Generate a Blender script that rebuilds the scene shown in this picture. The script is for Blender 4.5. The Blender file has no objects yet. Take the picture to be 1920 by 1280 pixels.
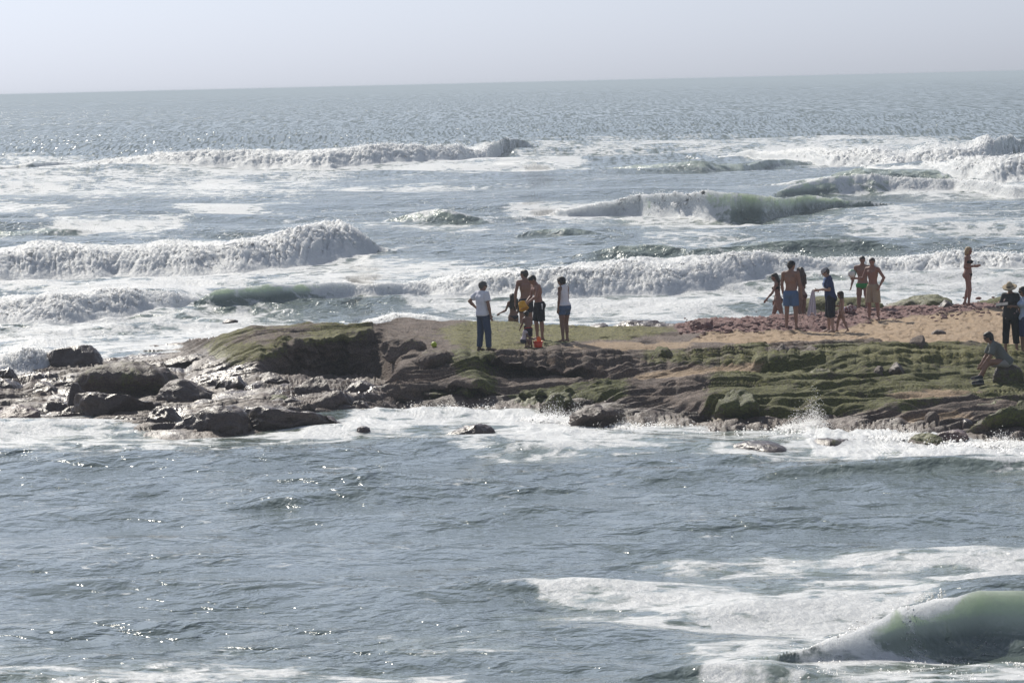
import bpy, bmesh, math, random
import numpy as np
from mathutils import Vector, Matrix
from mathutils.bvhtree import BVHTree

rng = np.random.default_rng(7)
random.seed(7)
SC = bpy.context.scene
COL = SC.collection

# ------------------------------------------------------------------ camera
FPX, CAMH, ROLL = 7700.0, 7.6, math.radians(1.343)
PITCH = math.atan((640 - 155.5) / FPX)
c_f = np.array([0, math.cos(PITCH), -math.sin(PITCH)])
_r0 = np.array([1.0, 0, 0]); _u0 = np.array([0, math.sin(PITCH), math.cos(PITCH)])
c_r = math.cos(ROLL) * _r0 - math.sin(ROLL) * _u0
c_u = math.sin(ROLL) * _r0 + math.cos(ROLL) * _u0
CAM = np.array([0, 0, CAMH])
cd = bpy.data.cameras.new('camera'); cam = bpy.data.objects.new('camera', cd); COL.objects.link(cam)
cd.sensor_width = 36; cd.lens = FPX / 1920 * 36; cd.clip_start = 0.5; cd.clip_end = 90000
m = Matrix.Identity(4)
for i in range(3):
    m[i][0], m[i][1], m[i][2], m[i][3] = c_r[i], c_u[i], -c_f[i], CAM[i]
cam.matrix_world = m
SC.camera = cam

# ------------------------------------------------------------------ light
SUN_EL, SUN_AZ = math.radians(39), math.radians(-26)      # azimuth from +Y, negative = left of the view
world = bpy.data.worlds.new('World'); SC.world = world; world.use_nodes = True
wn = world.node_tree.nodes; wl = world.node_tree.links
sky = wn.new('ShaderNodeTexSky'); sky.sky_type = 'NISHITA'; sky.sun_disc = False
sky.sun_elevation = SUN_EL; sky.sun_rotation = SUN_AZ
sky.altitude = 10; sky.air_density = 1.0; sky.dust_density = 1.0; sky.ozone_density = 2.5
tint = wn.new('ShaderNodeMix'); tint.data_type = 'RGBA'; tint.blend_type = 'MULTIPLY'
tint.inputs[0].default_value = 1.0
tint.inputs[7].default_value = (0.80, 0.89, 1.085, 1)      # white balance of the whole sky
hs = wn.new('ShaderNodeHueSaturation'); hs.inputs['Saturation'].default_value = 0.27
wl.new(sky.outputs[0], hs.inputs['Color']); wl.new(hs.outputs[0], tint.inputs[6])
bg = wn['Background']; wl.new(tint.outputs[2], bg.inputs[0]); bg.inputs[1].default_value = 0.068
sd = bpy.data.lights.new('sun', 'SUN'); sun = bpy.data.objects.new('sun', sd); COL.objects.link(sun)
sd.energy = 3.3; sd.angle = math.radians(0.53); sd.color = (1.0, 0.94, 0.83)
SUND = Vector((math.sin(SUN_AZ) * math.cos(SUN_EL), math.cos(SUN_AZ) * math.cos(SUN_EL), math.sin(SUN_EL)))
sun.rotation_euler = SUND.to_track_quat('Z', 'Y').to_euler()
SC.view_settings.view_transform = 'Standard'; SC.view_settings.look = 'None'
SC.view_settings.exposure = 0.46; SC.view_settings.gamma = 1.0; SC.view_settings.use_curve_mapping = False
SC.cycles.max_bounces = 5; SC.cycles.volume_bounces = 1; SC.cycles.diffuse_bounces = 2
SC.cycles.glossy_bounces = 3; SC.cycles.transparent_max_bounces = 6
SC.cycles.sample_clamp_direct = 12; SC.cycles.sample_clamp_indirect = 6
SC.cycles.use_denoising = True
SC.cycles.denoiser = 'OPENIMAGEDENOISE'
SC.cycles.denoising_prefilter = 'ACCURATE'
HAZE_DENSITY = 0.00045

# ------------------------------------------------------------------ helpers
def project(P):
    d = P - CAM
    w = d @ c_f
    return 960 + FPX * (d @ c_r) / w, 640 - FPX * (d @ c_u) / w, w

def ray(px, py):
    return c_f + (px - 960) / FPX * c_r + (640 - py) / FPX * c_u

def at_z(px, py, z=0.0):
    d = ray(px, py); t = (z - CAMH) / d[2]
    return CAM + d * t

def at_y(px, py, y):
    d = ray(px, py); return CAM + d * (y / d[1])

def yh(px):
    return 178 - 45 * np.asarray(px) / 1920.0

_perm = np.random.default_rng(3).permutation(256).astype(np.int32)
_perm = np.concatenate([_perm, _perm, _perm])
_g2 = np.array([(math.cos(a), math.sin(a)) for a in np.linspace(0, 2 * math.pi, 256, endpoint=False)], dtype=np.float32)
_gr = np.random.default_rng(5).normal(size=(256, 3)); _g3 = (_gr / np.linalg.norm(_gr, axis=1, keepdims=True)).astype(np.float32) * 1.3

def noise2(x, y):
    x = np.asarray(x, dtype=np.float32); y = np.asarray(y, dtype=np.float32)
    xf = np.floor(x); yf = np.floor(y); xi = xf.astype(np.int32) & 255; yi = yf.astype(np.int32) & 255
    fx = x - xf; fy = y - yf
    u = fx * fx * fx * (fx * (fx * 6 - 15) + 10); v = fy * fy * fy * (fy * (fy * 6 - 15) + 10)
    def g(i, j, dx, dy):
        h = _perm[_perm[(xi + i) & 255] + ((yi + j) & 255)]
        gv = _g2[h]; return gv[..., 0] * dx + gv[..., 1] * dy
    a = g(0, 0, fx, fy); b = g(1, 0, fx - 1, fy); c = g(0, 1, fx, fy - 1); d = g(1, 1, fx - 1, fy - 1)
    return 1.4 * ((a + (b - a) * u) * (1 - v) + (c + (d - c) * u) * v)

def noise3(x, y, z):
    x = np.asarray(x, dtype=np.float32); y = np.asarray(y, dtype=np.float32); z = np.asarray(z, dtype=np.float32)
    xf = np.floor(x); yf = np.floor(y); zf = np.floor(z)
    xi = xf.astype(np.int32) & 255; yi = yf.astype(np.int32) & 255; zi = zf.astype(np.int32) & 255
    fx = x - xf; fy = y - yf; fz = z - zf
    u = fx * fx * (3 - 2 * fx); v = fy * fy * (3 - 2 * fy); w = fz * fz * (3 - 2 * fz)
    def g(i, j, k):
        h = _perm[_perm[_perm[(xi + i) & 255] + ((yi + j) & 255)] + ((zi + k) & 255)]
        gv = _g3[h]; return gv[..., 0] * (fx - i) + gv[..., 1] * (fy - j) + gv[..., 2] * (fz - k)
    x00 = g(0, 0, 0) * (1 - u) + g(1, 0, 0) * u; x10 = g(0, 1, 0) * (1 - u) + g(1, 1, 0) * u
    x01 = g(0, 0, 1) * (1 - u) + g(1, 0, 1) * u; x11 = g(0, 1, 1) * (1 - u) + g(1, 1, 1) * u
    return (x00 * (1 - v) + x10 * v) * (1 - w) + (x01 * (1 - v) + x11 * v) * w

def fbm2(x, y, o=4, l=2.03, g=0.5):
    s = 0; a = 1; t = 0
    for i in range(o):
        s = s + a * noise2(x + 17.3 * i, y - 9.1 * i); t += a; a *= g; x = x * l; y = y * l
    return s / t * 1.3

def fbm3(x, y, z, o=4, l=2.03, g=0.5, ridged=False):
    s = 0; a = 1; t = 0
    for i in range(o):
        n = noise3(x + 7.3 * i, y - 5.1 * i, z + 3.7 * i)
        if ridged: n = 1 - 2.4 * np.abs(n)
        s = s + a * n; t += a; a *= g; x = x * l; y = y * l; z = z * l
    return s / t

def sstep(a, b, x):
    t = np.clip((x - a) / (b - a), 0, 1); return t * t * (3 - 2 * t)

def poly_sd(px, py, poly, ys=1.0):
    """signed distance in picture units to a polygon (positive inside)"""
    P = np.array(poly, dtype=np.float32); x = px.astype(np.float32); y = py.astype(np.float32) * ys
    P = P * np.array([1, ys], dtype=np.float32)
    d = np.full(x.shape, 1e9, dtype=np.float32); ins = np.zeros(x.shape, bool)
    for i in range(len(P)):
        a = P[i]; b = P[(i + 1) % len(P)]; e = b - a
        t = np.clip(((x - a[0]) * e[0] + (y - a[1]) * e[1]) / (e @ e + 1e-9), 0, 1)
        d = np.minimum(d, np.hypot(x - a[0] - t * e[0], y - a[1] - t * e[1]))
        c = ((a[1] > y) != (b[1] > y))
        if abs(e[1]) > 1e-6:
            ins ^= c & (x < e[0] * (y - a[1]) / e[1] + a[0])
    return np.where(ins, d, -d)

def mesh_np(name, V, F, mats=(), smooth=True, attrs=None, matidx=None):
    """V (n,3), F (m,3 or 4) numpy -> mesh"""
    me = bpy.data.meshes.new(name)
    V = np.ascontiguousarray(V, dtype=np.float32); F = np.ascontiguousarray(F, dtype=np.int32)
    n, k = F.shape
    me.vertices.add(len(V)); me.vertices.foreach_set('co', V.ravel())
    me.loops.add(n * k); me.loops.foreach_set('vertex_index', F.ravel())
    me.polygons.add(n); me.polygons.foreach_set('loop_start', np.arange(0, n * k, k, dtype=np.int32))
    me.polygons.foreach_set('loop_total', np.full(n, k, dtype=np.int32))
    me.polygons.foreach_set('use_smooth', np.full(n, smooth))
    for mt in mats: me.materials.append(mt)
    if matidx is not None: me.polygons.foreach_set('material_index', np.asarray(matidx, dtype=np.int32))
    for a, v in (attrs or {}).items():
        at = me.attributes.new(a, 'FLOAT', 'POINT'); at.data.foreach_set('value', np.ascontiguousarray(v, dtype=np.float32).ravel())
    me.update(calc_edges=True)
    return me

def link(name, me, parent=None, loc=None, **props):
    o = bpy.data.objects.new(name, me); COL.objects.link(o)
    if parent is not None: o.parent = parent
    if loc is not None: o.location = loc
    for k, v in props.items(): o[k] = v
    return o

def grid_faces(r, c):
    i = np.arange(r * c).reshape(r, c)
    return np.stack([i[:-1, :-1], i[:-1, 1:], i[1:, 1:], i[1:, :-1]], -1).reshape(-1, 4)

# ------------------------------------------------------------------ materials
class NT:
    def __init__(s, name):
        s.mat = bpy.data.materials.new(name); s.mat.use_nodes = True
        s.n = s.mat.node_tree.nodes; s.l = s.mat.node_tree.links
        s.n.clear(); s.out = s.n.new('ShaderNodeOutputMaterial')
    def node(s, t, **kw):
        nd = s.n.new(t)
        for k, v in kw.items(): setattr(nd, k, v)
        return nd
    def set(s, sock, v):
        if hasattr(v, 'is_linked') or isinstance(v, bpy.types.NodeSocket): s.l.new(v, sock)
        elif isinstance(v, (tuple, list)) and len(v) == 3 and sock.type == 'RGBA': sock.default_value = (*v, 1)
        else: sock.default_value = v
    def math(s, op, a, b=0.0, c=None, clamp=False):
        nd = s.node('ShaderNodeMath', operation=op, use_clamp=clamp); s.set(nd.inputs[0], a); s.set(nd.inputs[1], b)
        if c is not None: s.set(nd.inputs[2], c)
        return nd.outputs[0]
    def mix(s, f, a, b):
        nd = s.node('ShaderNodeMix', data_type='RGBA'); s.set(nd.inputs[0], f); s.set(nd.inputs[6], a); s.set(nd.inputs[7], b)
        return nd.outputs[2]
    def mixf(s, f, a, b):
        nd = s.node('ShaderNodeMix', data_type='FLOAT'); s.set(nd.inputs[0], f); s.set(nd.inputs[2], a); s.set(nd.inputs[3], b)
        return nd.outputs[0]
    def pos(s, scale=(1, 1, 1), obj=True):
        tc = s.node('ShaderNodeTexCoord'); mp = s.node('ShaderNodeMapping'); mp.inputs['Scale'].default_value = scale
        s.l.new(tc.outputs['Object'], mp.inputs[0]); return mp.outputs[0]
    def noise(s, vec, scale, detail=4, rough=0.55, dist=0.0):
        nd = s.node('ShaderNodeTexNoise'); s.l.new(vec, nd.inputs['Vector'])
        nd.inputs['Scale'].default_value = scale; nd.inputs['Detail'].default_value = detail
        nd.inputs['Roughness'].default_value = rough; nd.inputs['Distortion'].default_value = dist
        return nd.outputs['Fac']
    def attr(s, name):
        nd = s.node('ShaderNodeAttribute', attribute_name=name); return nd.outputs['Fac']
    def bump(s, h, dist, strength=1.0, normal=None):
        nd = s.node('ShaderNodeBump'); s.set(nd.inputs['Strength'], strength); s.set(nd.inputs['Distance'], dist)
        s.l.new(h, nd.inputs['Height'])
        if normal is not None: s.l.new(normal, nd.inputs['Normal'])
        return nd.outputs[0]
    def thresh(s, n, level, soft):
        """1 where n > 1-level"""
        t = s.math('ADD', n, level); t = s.math('SUBTRACT', t, 1.0)
        return s.math('MULTIPLY_ADD', t, 1.0 / soft, 0.5, clamp=True)
    def bsdf(s, **kw):
        nd = s.node('ShaderNodeBsdfPrincipled')
        for k, v in kw.items(): s.set(nd.inputs[k.replace('_', ' ')], v)
        return nd
    def done(s, sh):
        s.l.new(sh, s.out.inputs['Surface']); return s.mat

def stretch01(t, n, k=2.0):
    return t.math('MULTIPLY_ADD', n, k, 0.5 - 0.5 * k)

def mat_simple(name, col, rough=0.7, var=0.15, scale=12.0, bump=0.0, bscale=60.0, spec=0.3):
    t = NT(name); p = t.pos(); n = t.noise(p, scale, 4)
    c = t.mix(n, tuple(x * (1 - var) for x in col), tuple(min(1, x * (1 + var)) for x in col))
    b = t.bsdf(Base_Color=c, Roughness=rough); b.inputs['Specular IOR Level'].default_value = spec
    if bump: t.l.new(t.bump(t.noise(p, bscale, 3), bump), b.inputs['Normal'])
    return t.done(b.outputs[0])

def mat_water():
    t = NT('sea_water'); p = t.pos(); foam = t.attr('foam'); aer_lit = t.attr('aerated_backlit')
    n1 = t.noise(p, 1.6, 9, 0.70, 0.9); n2 = t.noise(t.pos((0.22, 0.20, 1)), 1.0, 5, 0.6, 0.6)
    wn_ = t.node('ShaderNodeTexNoise'); t.l.new(p, wn_.inputs['Vector']); wn_.inputs['Scale'].default_value = 0.8; wn_.inputs['Detail'].default_value = 3
    wv = t.node('ShaderNodeVectorMath', operation='MULTIPLY_ADD'); t.l.new(wn_.outputs['Color'], wv.inputs[0]); wv.inputs[1].default_value = (2.2, 2.2, 0); t.l.new(p, wv.inputs[2])
    vo = t.node('ShaderNodeTexVoronoi', feature='DISTANCE_TO_EDGE', voronoi_dimensions='2D'); t.l.new(wv.outputs[0], vo.inputs['Vector']); vo.inputs['Scale'].default_value = 0.75
    lace = t.math('MULTIPLY_ADD', vo.outputs['Distance'], -3.2, 1.0)
    nn = t.math('ADD', t.math('MULTIPLY', stretch01(t, n1, 3.2), 0.40), t.math('MULTIPLY', stretch01(t, n2, 3.2), 0.36))
    nn = t.math('ADD', nn, t.math('MULTIPLY', lace, 0.24))
    ff = t.thresh(nn, foam, 0.20)
    deep = t.mix(aer_lit, (0.098, 0.128, 0.122), (0.50, 0.56, 0.45))  # paler green: sunlight through wave faces put into the colour, plus air under foam
    # small ripples
    pw = t.pos((1.0, 0.75, 1.0))
    b1 = t.noise(pw, 0.9, 3, 0.5, 0.4); b2 = t.noise(pw, 3.2, 3, 0.55, 0.3)
    rough_patch = t.attr('chop')
    nb = t.bump(b1, t.math('MULTIPLY', rough_patch, 0.42)); nb = t.bump(b2, t.math('MULTIPLY', rough_patch, 0.12), normal=nb)
    # far out the chop is finer than the mesh: its facets are given straight as slopes, coarser with distance
    far, far2, far3 = t.attr('far'), t.attr('far2'), t.attr('far3')
    def facets(sx, sy):
        nd = t.node('ShaderNodeTexNoise'); t.l.new(t.pos((sx, sy, 1)), nd.inputs['Vector']); nd.inputs['Scale'].default_value = 1.0; nd.inputs['Detail'].default_value = 2; nd.inputs['Roughness'].default_value = 0.6
        return nd.outputs['Color']
    fcol = t.mix(far3, t.mix(far2, facets(2.6, 0.26), facets(1.1, 0.05)), facets(0.40, 0.010))
    sv = t.node('ShaderNodeVectorMath', operation='MULTIPLY_ADD'); t.l.new(fcol, sv.inputs[0]); sv.inputs[1].default_value = (2.15, 2.1, 0); sv.inputs[2].default_value = (-1.12, -1.22, 1.0)
    nv = t.node('ShaderNodeVectorMath', operation='NORMALIZE'); t.l.new(sv.outputs[0], nv.inputs[0])
    nmx = t.node('ShaderNodeMix', data_type='VECTOR'); t.l.new(far, nmx.inputs[0]); t.l.new(nb, nmx.inputs[4]); t.l.new(nv.outputs[0], nmx.inputs[5])
    nb = nmx.outputs[1]
    w = t.bsdf(Base_Color=deep, Roughness=t.mixf(far, 0.08, 0.17), IOR=1.333); t.l.new(nb, w.inputs['Normal'])
    glow = t.attr('glow'); t.l.new(t.math('MULTIPLY', glow, 0.6), w.inputs['Subsurface Weight']); w.inputs['Subsurface Radius'].default_value = (0.95, 1.0, 0.88); w.inputs['Subsurface Scale'].default_value = 0.9
    fb = t.noise(p, 6.0, 5, 0.6)
    fn = t.bump(fb, 0.10)
    f = t.bsdf(Base_Color=t.mix(fb, (0.50, 0.52, 0.53), (0.72, 0.73, 0.73)), Roughness=0.55); t.l.new(fn, f.inputs['Normal'])
    f.inputs['Specular IOR Level'].default_value = 0.3
    f.inputs['Subsurface Weight'].default_value = 1.0; f.inputs['Subsurface Radius'].default_value = (1, 1, 1); f.inputs['Subsurface Scale'].default_value = 0.7
    mx = t.node('ShaderNodeMixShader'); t.l.new(ff, mx.inputs[0]); t.l.new(w.outputs[0], mx.inputs[1]); t.l.new(f.outputs[0], mx.inputs[2])
    return t.done(mx.outputs[0])
# ------------------------------------------------------------------ the sea
# breakers: crest lines given by where their foot stands on the water (picture px, py) with the crest height in picture px,
# unprojected to world metres; foam = how much of the face is white; curl = how far the lip is thrown forward
def wave(pts, k=1.3, back=6.0, curl=0.0, lump=0.22, white_front=1.0, aer_lit=0.5):
    w = dict(k=k, back=back, curl=curl, lump=lump, wf=white_front, aer_lit=aer_lit); T = []; Y = []; H = []; F = []
    for px, py, h, f in pts:
        P = at_z(px, py); T.append(P[0] / P[1]); Y.append(P[1]); H.append(h / ((py - float(yh(px))) / CAMH)); F.append(f)
    w['T'], w['Y'], w['H'], w['F'] = map(np.array, (T, Y, H, F))
    if lump > .15: w['H'] = w['H'] * 0.88
    return w

WAVES = [
    # far outer breakers
    wave([(-150, 330, 10, .6), (60, 326, 14, .5), (150, 322, 22, .9), (300, 322, 26, 1), (480, 320, 26, 1), (620, 318, 32, 1), (760, 312, 34, 1), (860, 306, 38, 1), (915, 300, 36, .9), (950, 293, 26, .3), (1000, 288, 12, 0), (1060, 286, 0, 0)], lump=.16),
    wave([(1240, 296, 0, 0), (1330, 300, 8, .5), (1460, 306, 18, .9), (1560, 310, 30, 1), (1680, 312, 36, 1), (1780, 310, 46, 1), (1850, 306, 52, 1), (1880, 300, 40, .4), (1930, 292, 30, .1), (2050, 285, 26, .2)], lump=.16),
    wave([(1600, 322, 4, .6), (1700, 328, 20, 1), (1800, 336, 34, 1), (1880, 338, 44, 1), (1960, 336, 44, 1), (2100, 330, 30, 1)], lump=.17),
    # smooth green swells
    wave([(1080, 318, 0, 0), (1160, 320, 8, .05), (1230, 322, 16, .05), (1320, 322, 18, .05), (1400, 318, 18, .05), (1470, 312, 12, .1), (1540, 308, 0, 0)], k=3.4, lump=.03, aer_lit=0.7),
    wave([(1380, 345, 0, 0), (1480, 345, 8, .35), (1560, 345, 16, .1), (1620, 345, 22, .05), (1690, 342, 21, .05), (1760, 340, 15, .1), (1820, 342, 0, 0)], k=3.4, lump=.03, aer_lit=0.7),
    wave([(1440, 372, 0, 0), (1490, 370, 18, .45), (1550, 368, 30, .4), (1620, 366, 34, .45), (1680, 364, 24, .9), (1790, 362, 20, 1), (1900, 366, 20, .9), (2060, 366, 18, .9)], k=1.8, lump=.12, aer_lit=1.00, white_front=.25),
    # the curling wave
    wave([(960, 404, 0, .4), (1060, 408, 14, .8), (1150, 408, 26, .9), (1200, 408, 40, .75), (1215, 409, 44, .2), (1240, 410, 46, .95), (1285, 411, 46, .9), (1335, 412, 48, .45), (1375, 413, 50, .08), (1430, 411, 42, 0), (1500, 402, 28, .05), (1590, 394, 14, .25), (1680, 390, 5, .4), (1740, 388, 0, .4)], k=1.15, curl=.55, lump=.10, aer_lit=1.0),
    # bumps
    wave([(690, 422, 0, 0), (740, 424, 9, .2), (780, 425, 18, .1), (820, 425, 24, .05), (855, 424, 17, .05), (900, 422, 5, .1), (960, 420, 0, 0)], k=3.0, lump=.05, aer_lit=0.7),
    wave([(960, 440, 0, 0), (1010, 440, 12, .1), (1060, 440, 15, .02), (1110, 438, 9, .1), (1180, 436, 0, 0)], k=3.4, lump=.03, aer_lit=0.7),
    wave([(1040, 492, 0, 0), (1090, 494, 9, .1), (1180, 494, 16, .05), (1240, 492, 15, .02), (1300, 492, 9, .1), (1400, 490, 16, .02), (1500, 486, 13, .02), (1580, 484, 13, .2), (1640, 482, 9, .1), (1720, 480, 0, .1)], k=3.2, lump=.03, aer_lit=0.7),
    wave([(-120, 445, 15, .3), (0, 448, 17, .1), (80, 448, 15, .2), (160, 446, 9, .5), (240, 444, 0, .4)], k=3.2, lump=.05, aer_lit=0.7),
    # inner white breakers
    wave([(-150, 520, 44, 1), (0, 518, 52, 1), (120, 512, 50, 1), (240, 508, 46, 1), (360, 506, 52, 1), (480, 500, 54, 1), (560, 494, 56, 1), (610, 488, 58, 1), (650, 484, 50, 1), (680, 480, 30, .8), (720, 476, 6, .5), (780, 474, 0, .4)], lump=.16),
    wave([(-150, 606, 44, 1), (0, 606, 42, 1), (100, 604, 46, 1), (180, 597, 44, 1), (260, 590, 42, 1), (320, 584, 36, 1), (350, 578, 26, .7), (390, 574, 10, .4), (440, 572, 0, .2)], lump=.16),
    wave([(330, 582, 0, .2), (400, 584, 30, .15), (500, 580, 36, .2), (600, 574, 34, .35), (720, 570, 32, .55), (800, 566, 34, .85), (900, 566, 40, 1), (1000, 566, 48, 1), (1060, 564, 50, 1), (1150, 560, 48, 1), (1250, 556, 44, 1), (1350, 548, 42, 1), (1450, 540, 40, 1), (1560, 534, 42, 1), (1680, 530, 44, 1), (1800, 526, 44, 1), (1920, 524, 44, 1), (2100, 520, 44, 1)], lump=.16, aer_lit=1.00),
    # small surges beside the rocks
    wave([(640, 606, 0, .3), (690, 606, 16, .9), (740, 604, 26, 1), (790, 602, 22, 1), (850, 600, 10, .8), (900, 600, 0, .4)], lump=.16),
    wave([(-60, 712, 20, 1), (10, 708, 34, 1), (60, 700, 36, 1), (110, 692, 24, .9), (160, 686, 0, .6)], lump=.3),
    # the near wave, bottom right
    wave([(1330, 1262, 0, .1), (1430, 1248, 8, .3), (1520, 1238, 20, .4), (1600, 1232, 42, .4), (1680, 1222, 72, .3), (1760, 1210, 88, .3), (1840, 1204, 98, .12), (1920, 1204, 100, .05), (2040, 1204, 96, .1), (2140, 1196, 60, .1)], k=1.5, curl=.30, lump=.05, back=4, aer_lit=1.0, white_front=.75),
    wave([(1150, 1290, 0, 0), (1300, 1292, 20, .1), (1450, 1290, 22, .1), (1560, 1288, 7, .1), (1640, 1286, 0, .1)], k=3.6, lump=.03, aer_lit=0.7),
    wave([(380, 952, 0, 0), (430, 950, 5, 0), (500, 946, 11, .02), (545, 942, 9, .02), (600, 938, 0, 0)], k=3.6, lump=.03, aer_lit=0.7),
    wave([(1290, 868, 0, 0), (1340, 866, 9, .05), (1410, 862, 15, .05), (1470, 858, 8, .2), (1520, 856, 0, .3)], k=3.4, lump=.03, aer_lit=0.7),
    wave([(1400, 905, 0, .1), (1480, 905, 13, .1), (1600, 902, 17, .15), (1760, 900, 17, .15), (1920, 896, 20, .3), (2060, 890, 17, .3)], k=3.6, lump=.04, aer_lit=0.7),
]
# flat foam: polygons on the water (picture px) with strength and softness
FOAM = [
    ([(-200, 312), (160, 312), (330, 326), (640, 330), (560, 368), (200, 372), (-200, 368)], .72, 30),
    ([(-200, 300), (140, 300), (260, 318), (-200, 330)], .75, 14),
    ([(440, 318), (960, 300), (1100, 296), (1090, 312), (760, 326), (480, 332)], .85, 12),
    ([(980, 268), (1200, 266), (1500, 262), (1760, 256), (1900, 300), (1560, 312), (1290, 290), (1100, 300), (980, 296)], .62, 16),
    ([(1180, 272), (1500, 272), (1560, 300), (1420, 296), (1300, 286)], .8, 10),
    ([(1000, 292), (1110, 290), (1110, 306), (1000, 306)], .8, 10),
    ([(-200, 372), (190, 384), (110, 404), (-200, 412)], .66, 14),
    ([(340, 392), (470, 378), (540, 384), (450, 404), (350, 402)], .78, 12),
    ([(620, 350), (940, 342), (900, 354), (660, 362)], .6, 10),
    ([(80, 405), (350, 410), (330, 440), (120, 440)], .62, 22),
    ([(560, 420), (800, 412), (1000, 420), (700, 436)], .6, 14),
    ([(930, 388), (1210, 384), (1220, 412), (1100, 416), (990, 410)], .82, 16),
    ([(960, 414), (1500, 414), (1560, 398), (2000, 396), (2000, 422), (1500, 436), (1200, 424)], .70, 18),
    ([(1500, 350), (2000, 346), (2000, 362), (1500, 368)], .72, 8),
    ([(1180, 436), (1560, 446), (1500, 470), (1240, 452)], .5, 18),
    ([(1560, 410), (2000, 410), (2000, 470), (1600, 470)], .5, 24),
    ([(-200, 508), (700, 480), (1000, 506), (1120, 516), (900, 530), (420, 545), (380, 560), (-200, 560)], .80, 20),
    ([(-200, 520), (380, 520), (700, 505), (1060, 512), (700, 540), (300, 550), (-200, 552)], .78, 12),
    ([(-200, 590), (380, 570), (480, 588), (700, 600), (900, 596), (900, 640), (-200, 700)], .76, 24),
    ([(-200, 640), (360, 610), (420, 640), (280, 700), (-200, 745)], .72, 24),
    ([(900, 560), (1450, 545), (1920, 520), (2100, 520), (2100, 560), (1500, 580), (1060, 600)], .62, 18),
    ([(1600, 526), (2100, 520), (2100, 548), (1600, 556)], .85, 10),
    ([(1060, 592), (1340, 586), (1300, 620), (1060, 620)], .75, 10),
    ([(300, 560), (900, 540), (900, 556), (500, 572)], .4, 12),
    ([(-200, 730), (60, 735), (110, 780), (340, 800), (420, 815), (300, 825), (-200, 815)], .80, 12),
    ([(280, 720), (420, 700), (560, 735), (640, 770), (420, 790)], .70, 14),
    # lee side in front of the rocks
    ([(-200, 795), (340, 812), (640, 800), (700, 770), (760, 752), (940, 752), (1060, 790), (1200, 790), (1500, 790), (1640, 800), (1840, 818), (2100, 820), (2100, 900), (1700, 880), (1500, 868), (1300, 838), (960, 860), (830, 828), (500, 838), (100, 840), (-200, 840)], .66, 16),
    ([(930, 780), (1060, 785), (1180, 800), (1330, 796), (1500, 792), (1640, 804), (1830, 822), (2100, 824), (2100, 880), (1800, 868), (1480, 846), (1300, 826), (1000, 846)], .80, 16),
    ([(1480, 800), (1660, 806), (1860, 824), (2100, 824), (2100, 875), (1700, 862), (1500, 840)], .98, 12),
    ([(680, 764), (1000, 770), (1000, 796), (900, 800), (680, 792)], .7, 10),
    ([(-200, 806), (300, 812), (420, 822), (200, 832), (-200, 830)], .7, 10),
    ([(1000, 1100), (1200, 1092), (1420, 1098), (1640, 1085), (1900, 1060), (2100, 1070), (2100, 1105), (1800, 1100), (1660, 1150), (1500, 1168), (1300, 1140), (1060, 1132)], .74, 18),
    ([(1200, 1050), (1560, 1035), (2100, 1030), (2100, 1060), (1600, 1068), (1300, 1066)], .66, 14),
    ([(1200, 1135), (1680, 1140), (1540, 1170), (1400, 1172), (1240, 1150)], .72, 10),
    ([(940, 1150), (1300, 1145), (1400, 1178), (1100, 1160)], .6, 10),
    ([(1280, 1200), (1560, 1185), (1660, 1170), (1760, 1215), (1920, 1240), (2100, 1260), (2100, 1300), (1300, 1300)], .56, 24),
    ([(-200, 1250), (200, 1262), (420, 1252), (760, 1262), (900, 1275), (900, 1300), (-200, 1300)], .52, 14),
    ([(240, 1232), (420, 1222), (560, 1232), (400, 1246)], .3, 10),
    ([(620, 1215), (900, 1205), (1100, 1218), (800, 1238)], .36, 12),
    ([(-200, 1205), (140, 1215), (60, 1236), (-200, 1240)], .3, 12),
    ([(700, 1195), (1000, 1188), (900, 1204), (720, 1206)], .3, 8),
]

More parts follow.
